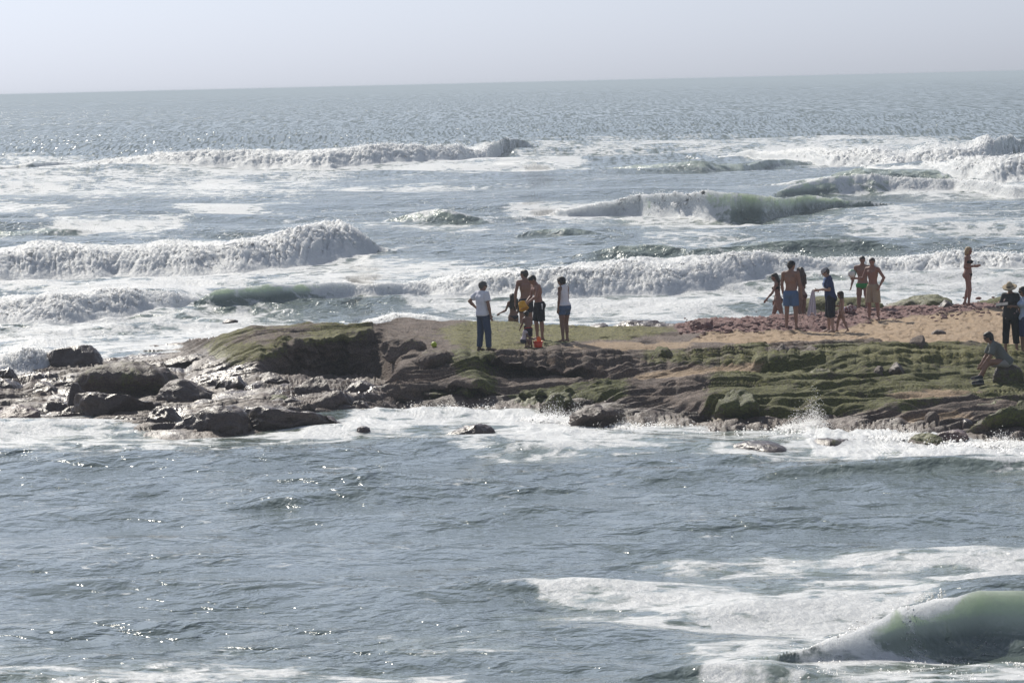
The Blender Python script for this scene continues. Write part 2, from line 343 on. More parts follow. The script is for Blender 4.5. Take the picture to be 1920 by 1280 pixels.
def build_sea():
    tn = np.concatenate([-np.geomspace(3.0, 0.17, 13), np.linspace(-0.16, 0.16, 840), np.geomspace(0.17, 3.0, 13)])
    NR = 1080
    q = np.linspace(1 / 40000.0, 1 / 40.0, 9000); yy = 1 / q
    base = np.where(yy < 97, 1.25, np.where(yy < 126, 0.8, np.where(yy < 1500, 2.9, 1.6)))
    Y = np.zeros((NR, len(tn)))
    wcache = []
    for w in WAVES:
        y0 = np.interp(tn, w['T'], w['Y']); h = np.interp(tn, w['T'], w['H'], left=0, right=0); f = np.interp(tn, w['T'], w['F'])
        jit = noise2(tn * y0 * 0.25, y0 * 0 + 3.3 * len(wcache)) + 0.5 * noise2(tn * y0 * 0.9, y0 * 0 + 1.3 * len(wcache))
        y0 = y0 + jit * np.minimum(h, 2) * 0.9
        h = h * (1 + (0.26 if w['lump'] > .15 else 0.10) * fbm2(tn * y0 * 0.22, y0 * 0 + 8.7 * len(wcache), 3))
        wcache.append((y0, h, f))
    for j in range(len(tn)):
        d = base.copy()
        for w, (y0, h, f) in zip(WAVES, wcache):
            if h[j] > 0.0:
                hh = h[j]; wid = w['k'] * hh * (2.3 if w['lump'] > .15 else 1); s = (yy - (y0[j] + 0.5 * wid)) / (0.9 * wid + 0.8)
                # rows wanted on the face, in units of base density
                d += 34.0 * hh * hh / (0.15 + hh * hh) * np.exp(-s * s) * (yy / 150.0 if y0[j] > 130 else 0.4)
        cdf = np.cumsum(d); cdf = (cdf - cdf[0]) / (cdf[-1] - cdf[0])
        Y[:, j] = 1 / np.interp(np.linspace(0, 1, NR), cdf, q)
    # smooth the sampling across columns so the grid stays even
    ker = np.hanning(27); ker /= ker.sum()
    L = np.log(Y); Lp = np.pad(L, ((0, 0), (13, 13)), mode='edge')
    Y = np.exp(sum(ker[i] * Lp[:, i:i + L.shape[1]] for i in range(27)))
    Y = Y[::-1].copy()                                   # near to far
    X = Y * tn[None, :]
    dY = np.abs(np.gradient(Y, axis=0)); dX = np.abs(np.gradient(X, axis=1))
    Z = np.zeros_like(Y); DX = np.zeros_like(Y); DY = np.zeros_like(Y)
    near = 1 - sstep(95, 135, Y)
    patch = 0.5 + 0.5 * np.clip(fbm2(X * 0.05, Y * 0.035, 3) * 1.4, -1, 1)
    def comp(n, lmin, lmax, srms, spread, mod, seed, main=-math.pi / 2):
        nonlocal Z, DX, DY
        r = np.random.default_rng(seed)
        lam = np.exp(r.uniform(math.log(lmin), math.log(lmax), n)); ang = main + r.normal(0, spread, n); ph = r.uniform(0, 6.28, n)
        for l, a, p in zip(lam, ang, ph):
            k = 2 * math.pi / l; kx, ky = k * math.cos(a), k * math.sin(a)
            A = srms * math.sqrt(2.0 / n) / k
            att = np.clip(2.6 - 2.2 * (abs(ky) * dY) / math.pi * 1.6, 0, 1) * np.clip(2.6 - 2.2 * abs(kx) * dX / math.pi * 1.6, 0, 1)
            if att.max() <= 0: continue
            phase = kx * X + ky * Y + p; c = np.cos(phase) * att * mod * A; s = np.sin(phase) * att * mod * A
            Z += c; DX -= s * math.cos(a) * 0.8; DY -= s * math.sin(a) * 0.8
    comp(34, 0.5, 2.6, 0.15, 0.7, (0.35 + 0.9 * patch) * (1 - 0.35 * near) * (1 - 0.35 * sstep(85, 68, Y)), 11)
    comp(26, 2.6, 9.0, 0.085, 0.5, (0.6 + 0.6 * patch), 12)
    comp(12, 9, 30, 0.05, 0.3, 1 - 0.5 * near, 13)
    far = sstep(180, 420, Y)
    comp(16, 14, 60, 0.07, 0.45, far, 14)
    P0 = np.stack([X, Y, np.zeros_like(X)], -1); px, py, _ = project(P0)
    nz = fbm2(X * 0.30, Y * 0.10, 4); nz2 = fbm2(X * 0.22 + 40, Y * 0.12, 4)
    foam = np.full(Y.shape, 0.10); aer_lit = np.zeros_like(Y) + 0.12 * (1 - near)
    foam += 0.10 * sstep(130, 160, Y) * (1 - sstep(380, 520, Y)) + 0.12 * nz * sstep(125, 150, Y) * (1 - sstep(400, 600, Y))
    for poly, s, soft in FOAM:
        ys = 2.2
        sdv = poly_sd(px + 60 * nz, py + 9 * nz2, poly, ys)
        foam = np.maximum(foam, (0.46 + (s - 0.5) * (0.55 if s < 0.9 else 0.95)) * sstep(-soft * 2.2, soft * 1.2, sdv))
    foam = foam + 0.42 * fbm2(X * 0.20, Y * 0.10 + 60, 4) * sstep(0.25, 0.6, foam)
    spray = []
    for wi, (w, (y0, h, f)) in enumerate(zip(WAVES, wcache)):
        roll = sstep(0.55, 0.9, f) * (1 if w['lump'] > 0.15 else 0)
        wid = np.maximum(w['k'] * h * (1 + 1.7 * roll), 0.05)[None, :]; H = h[None, :]; Fm = f[None, :]; roll = roll[None, :]
        t = (Y - y0[None, :]) / wid
        tc = np.clip(t, 0, 1)
        rise = (1 - roll) * tc ** 1.7 * (1.35 - 0.35 * tc) + roll * np.sin(tc * math.pi / 2) ** 1.15
        prof = np.where(t < 1, rise, np.exp(-np.clip((t - 1) / w['back'], 0, 60) ** 1.2 * 2.0))
        # a slight trough before the face
        trough = -0.10 * np.exp(-((t + 0.8) / 1.0) ** 2) * (t < 0.4)
        mask = prof * (H > 0.02)
        dz = H * (prof + trough)
        white = np.clip(Fm, 0, 1)
        face = np.where(t < 1, sstep(-0.5, 0.15, t), np.exp(-np.clip(t - 1, 0, 50) * 0.5))
        face = face * (H > 0.05)
        sc = np.clip(H, 0.25, 3.0)
        def q3(l, o):
            return np.abs(noise3(X / (l * sc) + wi * 3.1 + o, (Y + DY) / (l * sc), (Z + dz) / (l * sc) + wi * 5.1))
        big = 0.45 - q3(0.9, 0) * 2.0; med = 0.4 - q3(0.40, 7) * 1.8; sml = 0.4 - q3(0.18, 13) * 1.8; fin = 0.4 - q3(0.08, 3) * 1.8
        bl = big + 0.50 * med + 0.22 * sml + 0.10 * fin
        lm = w['lump'] * H * white * np.clip(mask * 2.2, 0, 1) * np.exp(-np.clip(t - 1.2, 0, 50) * 0.35)
        Z += dz + (0.7 * big + 0.22 * med + 0.08 * sml + 0.03 * fin) * lm
        DY += -w['curl'] * H * prof ** 3 * (t < 1.6) - bl * 0.5 * lm
        fr = 1.35 * white * np.where(t < 0.75, w['wf'] + (1 - w['wf']) * (white > .8), 1.0)
        crest = np.clip(0.75 * np.exp(-((t - 1.05) / (0.20 + 0.10 / np.maximum(wid, 0.5))) ** 2), 0, 1) * sstep(0.0, 0.32, Fm)
        fr = np.where((roll > .6) & (t > -0.1) & (t < 1.9), np.maximum(fr, 1.5), fr)
        foam = np.maximum(foam, np.maximum(fr, crest) * face)
        foam = np.where((white < 0.3) & (t > 0.05) & (t < 0.85) & (H > 0.2), np.minimum(foam, 0.2 + white), foam)
        foam = np.maximum(foam, 0.68 * white * np.exp(-((t + 1.2) / 1.4) ** 2) * (H > 0.15))
        aer_lit = np.maximum(aer_lit, w['aer_lit'] * sstep(0.1, 0.7, prof) * (t < 1.5) * sstep(0.1, 0.5, H))  # faces paled in colour as if the sun shone through the wave
        sel = np.argwhere((mask > 0.25) & (white > 0.55) & (t > -0.2) & (t < 2.2) & (np.abs(tn)[None, :] < 0.14))
        spray.append((wi, sel, float(h.max())))
    glow = sstep(0.78, 0.95, aer_lit)
    aer_lit = np.maximum(aer_lit, 0.5 * np.clip(foam, 0, 1))
    chop = (0.45 + 0.75 * patch) * (1 + 0.5 * sstep(120, 200, Y)) * (1 + 0.9 * sstep(400, 900, Y))
    chop = chop * (1 - 0.22 * sstep(97, 70, Y)) + 0.45 * sstep(0.15, 0.6, fbm2(X * 0.09 + 5, Y * 0.05, 3)) * sstep(95, 85, Y)
    chop = chop * (1 - 0.5 * np.clip(aer_lit * 1.2 - 0.5, 0, 1))
    # churned foam stands up in small ridges
    fz = sstep(0.50, 0.85, foam) * (1 - sstep(125, 150, Y)); Xd, Yd = X + DX, Y + DY
    ch = 1 - 2.2 * np.abs(noise2(Xd * 0.9, Yd * 0.55)); ch2 = 1 - 2.2 * np.abs(noise2(Xd * 2.6 + 9, Yd * 1.5)); ch3 = noise2(Xd * 6, Yd * 3)
    surfz = np.exp(-((Y - 93) / 7.0) ** 2) * sstep(0.6, 0.9, foam)
    Z += fz * (0.035 * ch + 0.030 * ch2 + 0.012 * ch3) + surfz * (0.07 * ch + 0.06 * ch2)
    P = np.stack([X + DX, Y + DY, Z], -1)
    me = mesh_np('sea', P.reshape(-1, 3), grid_faces(*Y.shape)[:, ::-1][:, ::-1], [mat_water()], True, dict(foam=foam, aerated_backlit=aer_lit, chop=chop, glow=glow, far=0.85 * sstep(240, 460, Y), far2=sstep(650, 1000, Y), far3=sstep(1900, 2700, Y)))
    o = link('sea', me, kind='structure')
    # spray: drops thrown off the white crests, and puffs of churned foam on the faces
    pts = []; sz = []; pp = []; ps = []
    r = np.random.default_rng(21)
    for wi, sel, hm in spray:
        if not len(sel): continue
        hs = wcache[wi][1][sel[:, 1]]; ok = hs > 0.2; sel = sel[ok]; hs = hs[ok]
        if not len(sel): continue
        tt = (Y[sel[:, 0], sel[:, 1]] - wcache[wi][0][sel[:, 1]]) / (WAVES[wi]['k'] * 2.7 * hs)
        length = np.ptp(X[sel[:, 0], sel[:, 1]]) / max(0.3, hs.mean())
        pr = np.exp(-((tt - 0.9) / 0.35) ** 2) + 0.05; pr /= pr.sum()
        n = int(min(12000, 230 * length)); s = sel[r.choice(len(sel), n, p=pr)]
        b = P[s[:, 0], s[:, 1]]; hh = wcache[wi][1][s[:, 1]]
        cl = np.clip(noise2(b[:, 0] / hh * 0.9, b[:, 1] * 0 + wi) + 0.4, 0.05, 1.5)
        off = r.normal(0, 1, (n, 3)) * np.array([0.12, 0.15, 0.04]) * hh[:, None]
        off[:, 2] += r.exponential(0.13, n) * hh * cl
        pts.append(b + off); sz.append(r.uniform(0.004, 0.014, n) * (0.5 + b[:, 1] / 260))
        pr = np.exp(-((tt - 0.75) / 0.45) ** 2) * (tt < 1.25) + 1e-6; pr /= pr.sum()
        n = int(min(2200, 40 * length)); s = sel[r.choice(len(sel), n, p=pr)]
        b = P[s[:, 0], s[:, 1]]; hh = wcache[wi][1][s[:, 1]]
        rad = hh * (0.02 + r.exponential(0.022, n)).clip(0.02, 0.11)
        pp.append(b + np.stack([0 * rad, 0 * rad, -0.25 * rad], -1)); ps.append(rad)
    # flecks of foam riding the face and foot of the near wave
    qx, qy, _w = project(P); rows_, cols_ = np.nonzero((Y < 66) & (qx > 1480) & (qx < 2000) & (qy > 1085) & (qy < 1275))
    fx, fy = qx[rows_, cols_], qy[rows_, cols_]; Pf = P[rows_, cols_]
    reg = np.maximum(sstep(-8, 14, poly_sd(fx, fy, [(1560, 1190), (1690, 1118), (1770, 1108), (1750, 1150), (1800, 1190), (1930, 1236), (1990, 1250), (1990, 1262), (1700, 1250), (1560, 1246)])), 0.15 * sstep(0, 10, fy - 1190))
    pr = reg * sstep(0.02, 0.5, noise2(Pf[:, 0] * 2.4, Pf[:, 1] * 1.4) + 0.4 * noise2(Pf[:, 0] * 7, Pf[:, 1] * 4 + Pf[:, 2] * 6)); pr = pr * np.abs(np.gradient(Y, axis=0))[rows_, cols_]
    s = r.choice(len(Pf), 2600, p=pr / pr.sum()); pts.append(Pf[s] + r.normal(0, 1, (2600, 3)) * np.array([.03, .02, .004])); sz.append(r.uniform(.004, .012, 2600) * r.choice([1, 1, 1, 1.7], 2600))
    return o, np.concatenate(pts), np.concatenate(sz), np.concatenate(pp), np.concatenate(ps)

sea, SPRAY_P, SPRAY_S, PUFF_P, PUFF_S = build_sea()
print('spray', len(SPRAY_P), 'puffs', len(PUFF_P))

def drops_mesh(name, C, S, mat):
    """tiny eight-sided drops at C with radius S, one mesh"""
    n = len(C); r = np.random.default_rng(4)
    u = np.array([(1, 0, 0), (-1, 0, 0), (0, 1, 0), (0, -1, 0), (0, 0, 1), (0, 0, -1)], float)
    V = C[:, None, :] + u[None] * S[:, None, None] * r.uniform(0.6, 1.4, (n, 6, 1))
    f = np.array([(0, 2, 4), (2, 1, 4), (1, 3, 4), (3, 0, 4), (2, 0, 5), (1, 2, 5), (3, 1, 5), (0, 3, 5)])
    F = (np.arange(n) * 6)[:, None, None] + f[None]
    return mesh_np(name, V.reshape(-1, 3), F.reshape(-1, 3), [mat], True)

def puffs_mesh(name, C, S, mat):
    """lumpy foam puffs, one mesh"""
    bm = bmesh.new(); bmesh.ops.create_icosphere(bm, subdivisions=2, radius=1)
    U = np.array([v.co for v in bm.verts]); T = np.array([[v.index for v in f.verts] for f in bm.faces]); bm.free()
    n = len(C); W = C[:, None, :] + U[None] * S[:, None, None] * np.array([1.25, 1.1, 0.9])
    q = W / S[:, None, None] * 0.55
    d = 0.75 + 0.55 * np.abs(noise3(q[..., 0] * 1.7, q[..., 1] * 1.7, q[..., 2] * 1.7)) * 1.6 + 0.25 * noise3(q[..., 0] * 4, q[..., 1] * 4, q[..., 2] * 4)
    V = C[:, None, :] + (W - C[:, None, :]) * d[..., None]
    F = (np.arange(n) * len(U))[:, None, None] + T[None]
    return mesh_np(name, V.reshape(-1, 3), F.reshape(-1, 3), [mat], True)

def mat_spray():
    t = NT('white_water'); b = t.bsdf(Base_Color=(0.92, 0.935, 0.94), Roughness=0.6)
    b.inputs['Subsurface Weight'].default_value = 1.0; b.inputs['Subsurface Radius'].default_value = (1, 1, 1); b.inputs['Subsurface Scale'].default_value = 0.7
    return t.done(b.outputs[0])
M_SPRAY = mat_spray()
link('sea_foam', puffs_mesh('sea_foam', PUFF_P, PUFF_S, M_SPRAY), kind='stuff')
link('sea_spray', drops_mesh('sea_spray', SPRAY_P, SPRAY_S, M_SPRAY), kind='stuff')

# ------------------------------------------------------------------ sea air
def build_haze():
    t = NT('sea_haze'); v = t.node('ShaderNodeVolumePrincipled')
    v.inputs['Color'].default_value = (0.56, 0.63, 0.70, 1); v.inputs['Density'].default_value = HAZE_DENSITY
    v.inputs['Anisotropy'].default_value = 0.2
    t.l.new(v.outputs[0], t.out.inputs['Volume'])
    a = 130000.0; zb, zt = -6.0, 7.8
    V = [(x, y, z) for z in (zb, zt) for x, y in ((-a, -200), (a, -200), (a, 41000), (-a, 41000))]
    F = [(0, 3, 2, 1), (4, 5, 6, 7), (0, 1, 5, 4), (1, 2, 6, 5), (2, 3, 7, 6), (3, 0, 4, 7)]
    link('haze', mesh_np('haze', np.array(V), np.array(F), [t.mat], False), kind='stuff')
build_haze()
# ------------------------------------------------------------------ the reef: one sheet of rock with ledges and hollows
# per picture column: (py, z) of waterline, ledge-1 foot, ledge-1 lip, middle, ledge-2 foot, ledge-2 lip, plateau, crest
REEF = {
 -200: [(802, 0), (792, .05), (787, .1), (772, .1), (762, .1), (752, .12), (732, .05), (717, -.1)],
    0: [(798, 0), (790, .05), (780, .12), (768, .13), (757, .12), (747, .15), (727, .1), (708, -.02)],
  100: [(802, 0), (793, .03), (782, .15), (762, .2), (742, .2), (722, .22), (694, .12), (672, .0)],
  200: [(806, 0), (797, .04), (784, .18), (760, .2), (742, .25), (720, .28), (690, .2), (664, .05)],
  330: [(814, 0), (806, .05), (787, .22), (757, .24), (737, .28), (712, .33), (672, .33), (650, .2)],
  400: [(810, 0), (802, .05), (778, .28), (748, .3), (728, .33), (692, .55), (648, .95), (630, 1.0)],
  470: [(802, 0), (792, .08), (772, .28), (742, .3), (708, .45), (672, .85), (640, 1.1), (618, 1.15)],
  530: [(797, 0), (784, .1), (772, .25), (737, .3), (705, .3), (652, 1.05), (632, 1.15), (614, 1.2)],
  620: [(790, 0), (778, .05), (754, .33), (732, .25), (716, -.02), (636, 1.15), (627, 1.2), (612, 1.22)],
  690: [(775, 0), (765, .05), (750, .2), (735, .12), (717, .02), (622, 1.25), (616, 1.26), (609, 1.25)],
  712: [(766, 0), (756, .05), (745, .2), (730, .2), (716, .1), (628, 1.18), (616, 1.2), (604, 1.2)],
  735: [(758, 0), (750, .1), (735, .3), (710, .5), (685, .75), (650, 1.02), (625, 1.12), (599, 1.2)],
  800: [(757, 0), (752, .03), (728, .35), (705, .55), (690, .7), (672, .9), (640, 1.05), (600, 1.2)],
  880: [(757, 0), (753, .0), (727, .4), (702, .62), (692, .73), (680, .84), (640, 1.05), (603, 1.15)],
  940: [(758, 0), (752, .05), (745, .15), (722, .33), (706, .42), (682, .85), (640, 1.05), (604, 1.15)],
 1040: [(765, 0), (758, .05), (748, .2), (730, .3), (719, .33), (697, .66), (645, 1.02), (612, 1.05)],
 1160: [(785, 0), (775, .05), (755, .25), (730, .4), (716, .45), (690, .72), (650, .95), (614, 1.02)],
 1250: [(790, 0), (780, .05), (760, .25), (730, .45), (712, .55), (688, .72), (650, .9), (611, 1.0)],
 1330: [(797, 0), (793, .0), (755, .45), (730, .5), (702, .68), (684, .82), (650, .95), (601, 1.1)],
 1400: [(797, 0), (795, .0), (760, .4), (735, .5), (716, .55), (690, .85), (650, .95), (598, 1.12)],
 1500: [(800, 0), (795, .0), (770, .3), (735, .5), (711, .6), (678, .95), (648, .96), (590, 1.08)],
 1600: [(803, 0), (795, .05), (770, .3), (742, .43), (726, .5), (680, .98), (648, 1.0), (581, 1.05)],
 1690: [(808, 0), (800, .05), (775, .3), (745, .45), (716, .6), (680, .93), (648, 1.0), (575, 1.08)],
 1800: [(815, 0), (805, .05), (780, .25), (750, .4), (715, .6), (680, .83), (645, .95), (570, 1.12)],
 1920: [(828, 0), (815, .05), (790, .2), (760, .35), (720, .55), (680, .75), (655, .78), (567, 1.15)],
 2150: [(838, 0), (822, .05), (798, .2), (765, .35), (722, .55), (682, .75), (655, .80), (563, 1.15)],
}
SAND_POLY = [(1290, 641), (1330, 624), (1480, 622), (1560, 622), (1640, 601), (1760, 590), (1870, 581), (2200, 574), (2200, 650), (1820, 647), (1700, 650), (1600, 640), (1440, 646)]
SAND_THIN = [[(1060, 650), (1130, 640), (1290, 640), (1300, 655), (1120, 664)], [(1170, 708), (1300, 694), (1430, 690), (1420, 704), (1200, 722)], [(1660, 748), (1760, 734), (1850, 742), (1700, 760)], [(1690, 790), (1790, 778), (1830, 800), (1700, 808)]]
PINK_POLY = [(1262, 614), (1300, 596), (1480, 586), (1600, 572), (1700, 560), (2200, 550), (2200, 576), (1870, 582), (1640, 602), (1560, 622), (1480, 624), (1330, 626), (1280, 627)]
GREEN_POLYS = [
 ([(740, 640), (900, 596), (1180, 606), (1280, 618), (1180, 640), (1060, 645), (1000, 660), (900, 664), (820, 640)], .80, .95),
 ([(365, 655), (420, 622), (560, 608), (700, 606), (690, 640), (540, 650), (480, 690), (430, 700)], .74, .75),
 ([(820, 650), (930, 660), (930, 740), (860, 720)], .75, .2),
 ([(940, 745), (1180, 720), (1180, 760), (980, 770)], .8, .15),
 ([(1190, 650), (1300, 650), (1300, 690), (1210, 690)], .75, .45),
 ([(1300, 652), (1440, 650), (1440, 700), (1280, 690)], .7, .6),
 ([(1380, 672), (1600, 655), (1700, 645), (1860, 648), (2200, 650), (2200, 760), (1800, 760), (1560, 790), (1320, 780), (1330, 720)], .80, .38),
 ([(1560, 660), (1700, 648), (2200, 650), (2200, 680), (1640, 690)], .9, .8),
 ([(1500, 660), (1620, 650), (1700, 672), (1660, 700)], .8, .5),
]
DRY_POLYS = [[(715, 600), (810, 600), (850, 660), (820, 690), (720, 690)], [(940, 665), (1130, 660), (1160, 690), (1000, 700)], [(1100, 640), (1290, 632), (1440, 640), (1350, 668), (1180, 660)], [(480, 622), (600, 612), (560, 640), (420, 650)]]
GLARE_POLY = [(-200, 640), (360, 620), (440, 690), (640, 690), (720, 740), (680, 830), (-200, 840)]

def build_reef():
    pxs = np.array(sorted(REEF)); N = len(pxs)
    col = np.concatenate([np.linspace(-1400, -210, 24), np.linspace(-200, 2130, 1080), np.linspace(2140, 3300, 24)])
    tab = np.array([[(py, z) for py, z in REEF[p]] for p in pxs], float)
    # picture (py, z) -> world (y, z)
    low = np.interp(pxs, [360, 470], [0.16, 0.0])
    tab[:, 1:, 1] -= low[:, None] * np.array([.2, .8, 1, 1, 1, 1, .8])
    D = np.zeros((N, 8)); Z = tab[..., 1]
    for i, p in enumerate(pxs):
        for j in range(8):
            py, z = tab[i, j]; d = ray(float(p), py); D[i, j] = d[1] * (z - CAMH) / d[2]
    rows = [18, 24, 34, 56, 34, 66, 70, 66, 18, 10]
    def col_interp(A):
        B = np.interp(col, pxs, A); k = np.hanning(13); k /= k.sum()
        return np.convolve(np.pad(B, 6, mode='edge'), k, 'valid')
    Yc = np.stack([col_interp(D[:, j]) for j in range(8)]); Zc = np.stack([col_interp(Z[:, j]) for j in range(8)])
    # ragged lips and feet: each control line wanders on its own
    xw = (col - 960) / 77.0
    for j, (ay, az) in enumerate([(.5, 0), (.25, .02), (.25, .05), (.3, .05), (.2, .05), (.25, .06), (.4, .03), (.5, .05)]):
        Yc[j] += ay * fbm2(xw * 0.9, xw * 0 + 11 * j, 2) ; Zc[j] += az * fbm2(xw * 1.3, xw * 0 + 5 * j + 2, 2) + (0.09 * fbm2(xw * 1.7, xw * 0 + 77, 4) + 0.05 * noise2(xw * 5, xw * 0 + 3) if j == 5 else 0)
    end = np.clip((col - 2500) / 600, 0, 1)
    Y = [Yc[0] - 3.0]; Zl = [Zc[0] - 0.55]
    for j in range(8): Y.append(Yc[j]); Zl.append(Zc[j])
    Y += [Yc[7] + 4.0, Yc[7] + 10.0]; Zl += [Zc[7] - 0.55, np.full_like(col, -0.6)]
    left = sstep(420, 200, col)
    Zl[-2] = Zl[-2] * (1 - left) + (-0.4) * left
    Y = np.array(Y); Zl = np.array(Zl)
    V = []
    for s, n in enumerate(rows):
        t = (np.arange(n) / n)[:, None]
        V.append(np.stack([Y[s] * (1 - t) + Y[s + 1] * t, Zl[s] * (1 - t) + Zl[s + 1] * t], -1))
    V.append(np.stack([Y[-1], Zl[-1]], -1)[None])
    V = np.concatenate(V)                                  # (R, C, 2)
    # soften the control polygon along the profile
    k = np.hanning(9); k /= k.sum(); Vp = np.pad(V, ((4, 4), (0, 0), (0, 0)), mode='edge')
    V = sum(k[i] * Vp[i:i + len(V)] for i in range(9))
    y, z = V[..., 0], V[..., 1]
    x = y * (col[None, :] - 960 + 11) / FPX
    P = np.stack([x, y, z], -1)
    px, py, _ = project(P)
    n1 = fbm3(x * 0.9, y * 0.5, z * 1.5, 4)
    wig = (14 * n1, 5 * fbm3(x * 2, y, z * 2, 3))
    def reg(poly, soft): return sstep(-soft, soft, poly_sd(px + wig[0], py + wig[1], poly, 3.0))
    sand = reg(SAND_POLY, 5)
    for q in SAND_THIN: sand = np.maximum(sand, 0.5 * reg(q, 14))
    pink = reg(PINK_POLY, 4) * (1 - sand)
    green = np.zeros_like(x); bright = np.zeros_like(x)
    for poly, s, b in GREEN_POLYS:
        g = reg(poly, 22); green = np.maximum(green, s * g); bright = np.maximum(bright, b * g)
    dry = np.zeros_like(x)
    for q in DRY_POLYS: dry = np.maximum(dry, reg(q, 20))
    green *= 1 - 0.62 * dry
    glare = reg(GLARE_POLY, 40)
    wpatch = sstep(-0.25, 0.35, fbm2(x * 0.5 + 7, y * 0.22, 3))
    wet = np.maximum(glare * (0.45 + 0.55 * wpatch), 0.55 * sstep(0.22, 0.02, z + 0.10 * n1))
    green *= 1 - 0.8 * glare * (px < 380) - 0.5 * glare * (px >= 380) * (z < .6)
    green = np.clip(green * (1 - sand) * (1 - pink), 0, 1)
    # relief
    du = np.gradient(P, axis=1); dv = np.gradient(P, axis=0); nrm = np.cross(du, dv); nrm /= np.linalg.norm(nrm, axis=-1, keepdims=True) + 1e-9
    steep = 1 - np.abs(nrm[..., 2])
    flat = sstep(99.6, 102.4, y) * (px > 700)             # where people stand: gentle relief
    rough = (1 - sand * 0.97) * (1 - 0.80 * flat * (1 - pink)) * (1 - 0.1 * glare)
    # bedding dips to the left and towards the sea, so everything is drawn out along x
    xs = 0.32 * x + 0.10 * y; q = np.stack([xs, 0.55 * y - 0.12 * x, 1.6 * z + 0.12 * x], -1)
    r1 = fbm3(q[..., 0] * 0.9, q[..., 1] * 0.8, q[..., 2] * 0.8, 3)
    r2 = fbm3(q[..., 0] * 1.3, q[..., 1] * 1.8, q[..., 2] * 1.6 + 9, 3, ridged=True)
    r3 = fbm3(x * 2.4, y * 5.0 - x * .5, z * 9.0, 3)
    r4 = noise3(x * 7, y * 9, z * 16) * (1 - 0.8 * steep)
    shelf = np.abs(noise3(x * 0.35, y * 0.35, z * 7.0 + 0.6 * r1 + 0.5 * x))        # bedding planes show as ribs on the faces
    tn_ = 3.4 * fbm2(x * 0.11 + 3, y * 0.40 + 0.5 * z - 0.05 * x, 4); fl = np.floor(tn_); terr = fl + sstep(0.0, 0.27, tn_ - fl)
    t2_ = 3.2 * fbm2(x * 0.26 + 31, y * 1.05 + 1.5 * z - 0.12 * x, 4); fl2 = np.floor(t2_); terr2 = fl2 + sstep(0.0, 0.34, t2_ - fl2)
    mound = sstep(350, 400, px) * sstep(735, 715, px) * sstep(700, 670, py)
    lowshelf = sstep(735, 690, px) * (1 - mound)
    slope = (1 - flat) * (1 - sand) * (1 - pink) * (1 - 0.5 * mound) * (1 - 0.25 * lowshelf) * (1 - 0.45 * sstep(1640, 1800, px) * (py < 745))
    inhollow = sstep(490, 540, px) * sstep(725, 700, px) * (py > 640)
    disp = slope * (1 - inhollow) * (0.25 * (terr - 0.85 * tn_) + 0.12 * sstep(-.35, .45, fbm2(x * .3 + 50, y * .25, 2)) * (terr2 - 0.85 * t2_)) + flat * (1 - sand) * (1 - pink) * 0.05 * (terr2 - t2_) * (px < 1500)
    disp += rough * (1 - 0.2 * mound) * (0.10 * r1 + 0.03 * (r2 - 0.3) + 0.022 * r3 * (1 - 0.5 * steep) + 0.018 * r4 + steep * 0.05 * (shelf - 0.3)) + 0.012 * r3 * (1 - rough)
    disp += inhollow * (0.22 * (r2 - 0.3) + 0.16 * (terr2 - t2_) + 0.12 * r1)
    disp += pink * (0.15 * (fbm3(x * 2.2, y * 1.6, z * 3.2, 4, ridged=True) - 0.35) + 0.03 * r3)
    # pits and hollows in the mossy slope
    pit = sstep(0.30, 0.62, noise3(x * 0.24 + 4, y * 0.5 - 0.04 * x, z * 1.2)) * (1 - flat) * (1 - sand) * (px > 690)
    disp -= 0.34 * pit
    # small potholes on the flat top
    disp -= 0.09 * sstep(0.36, 0.6, noise2(x * 1.3, y * 0.8)) * flat * (1 - sand) * (1 - pink)
    # trodden sand
    foot = sstep(0.15, 0.55, noise2(x * 3.1, y * 1.9)) + 0.6 * sstep(0.2, 0.6, noise2(x * 6.1 + 9, y * 3.3))
    disp -= sand * 0.075 * foot * (sand > .8)
    dirv = nrm * np.array([0.6, 1.0, 1.0]); P = P + dirv * (disp * np.sign(nrm[..., 2] + 0.35))[..., None]
    R, C = x.shape
    F = grid_faces(R, C)[:, ::-1]
    F = grid_faces(R, C)
    at = dict(sand=sand.ravel(), pink=pink.ravel(), moss=green.ravel(), bright=bright.ravel(), wet=wet.ravel())
    VV = P.reshape(-1, 3)
    fs = sand.ravel()[F].mean(1) > 0.8; fp = (pink.ravel()[F].mean(1) > 0.5) & ~fs
    mat = M_REEF
    for nm, sel in (('rocky_shore', ~fs & ~fp), ('beach_sand', fs), ('red_rock_ridge', fp)):
        ff = F[sel]; used, inv = np.unique(ff, return_inverse=True)
        me = mesh_np(nm, VV[used], inv.reshape(-1, 4), [mat], True, {k: v[used] for k, v in at.items()})
        link(nm, me, kind='structure')
    tri = F[::1]
    bvh = BVHTree.FromPolygons([tuple(v) for v in VV[::1].tolist()], tri.tolist())
    return bvh, P

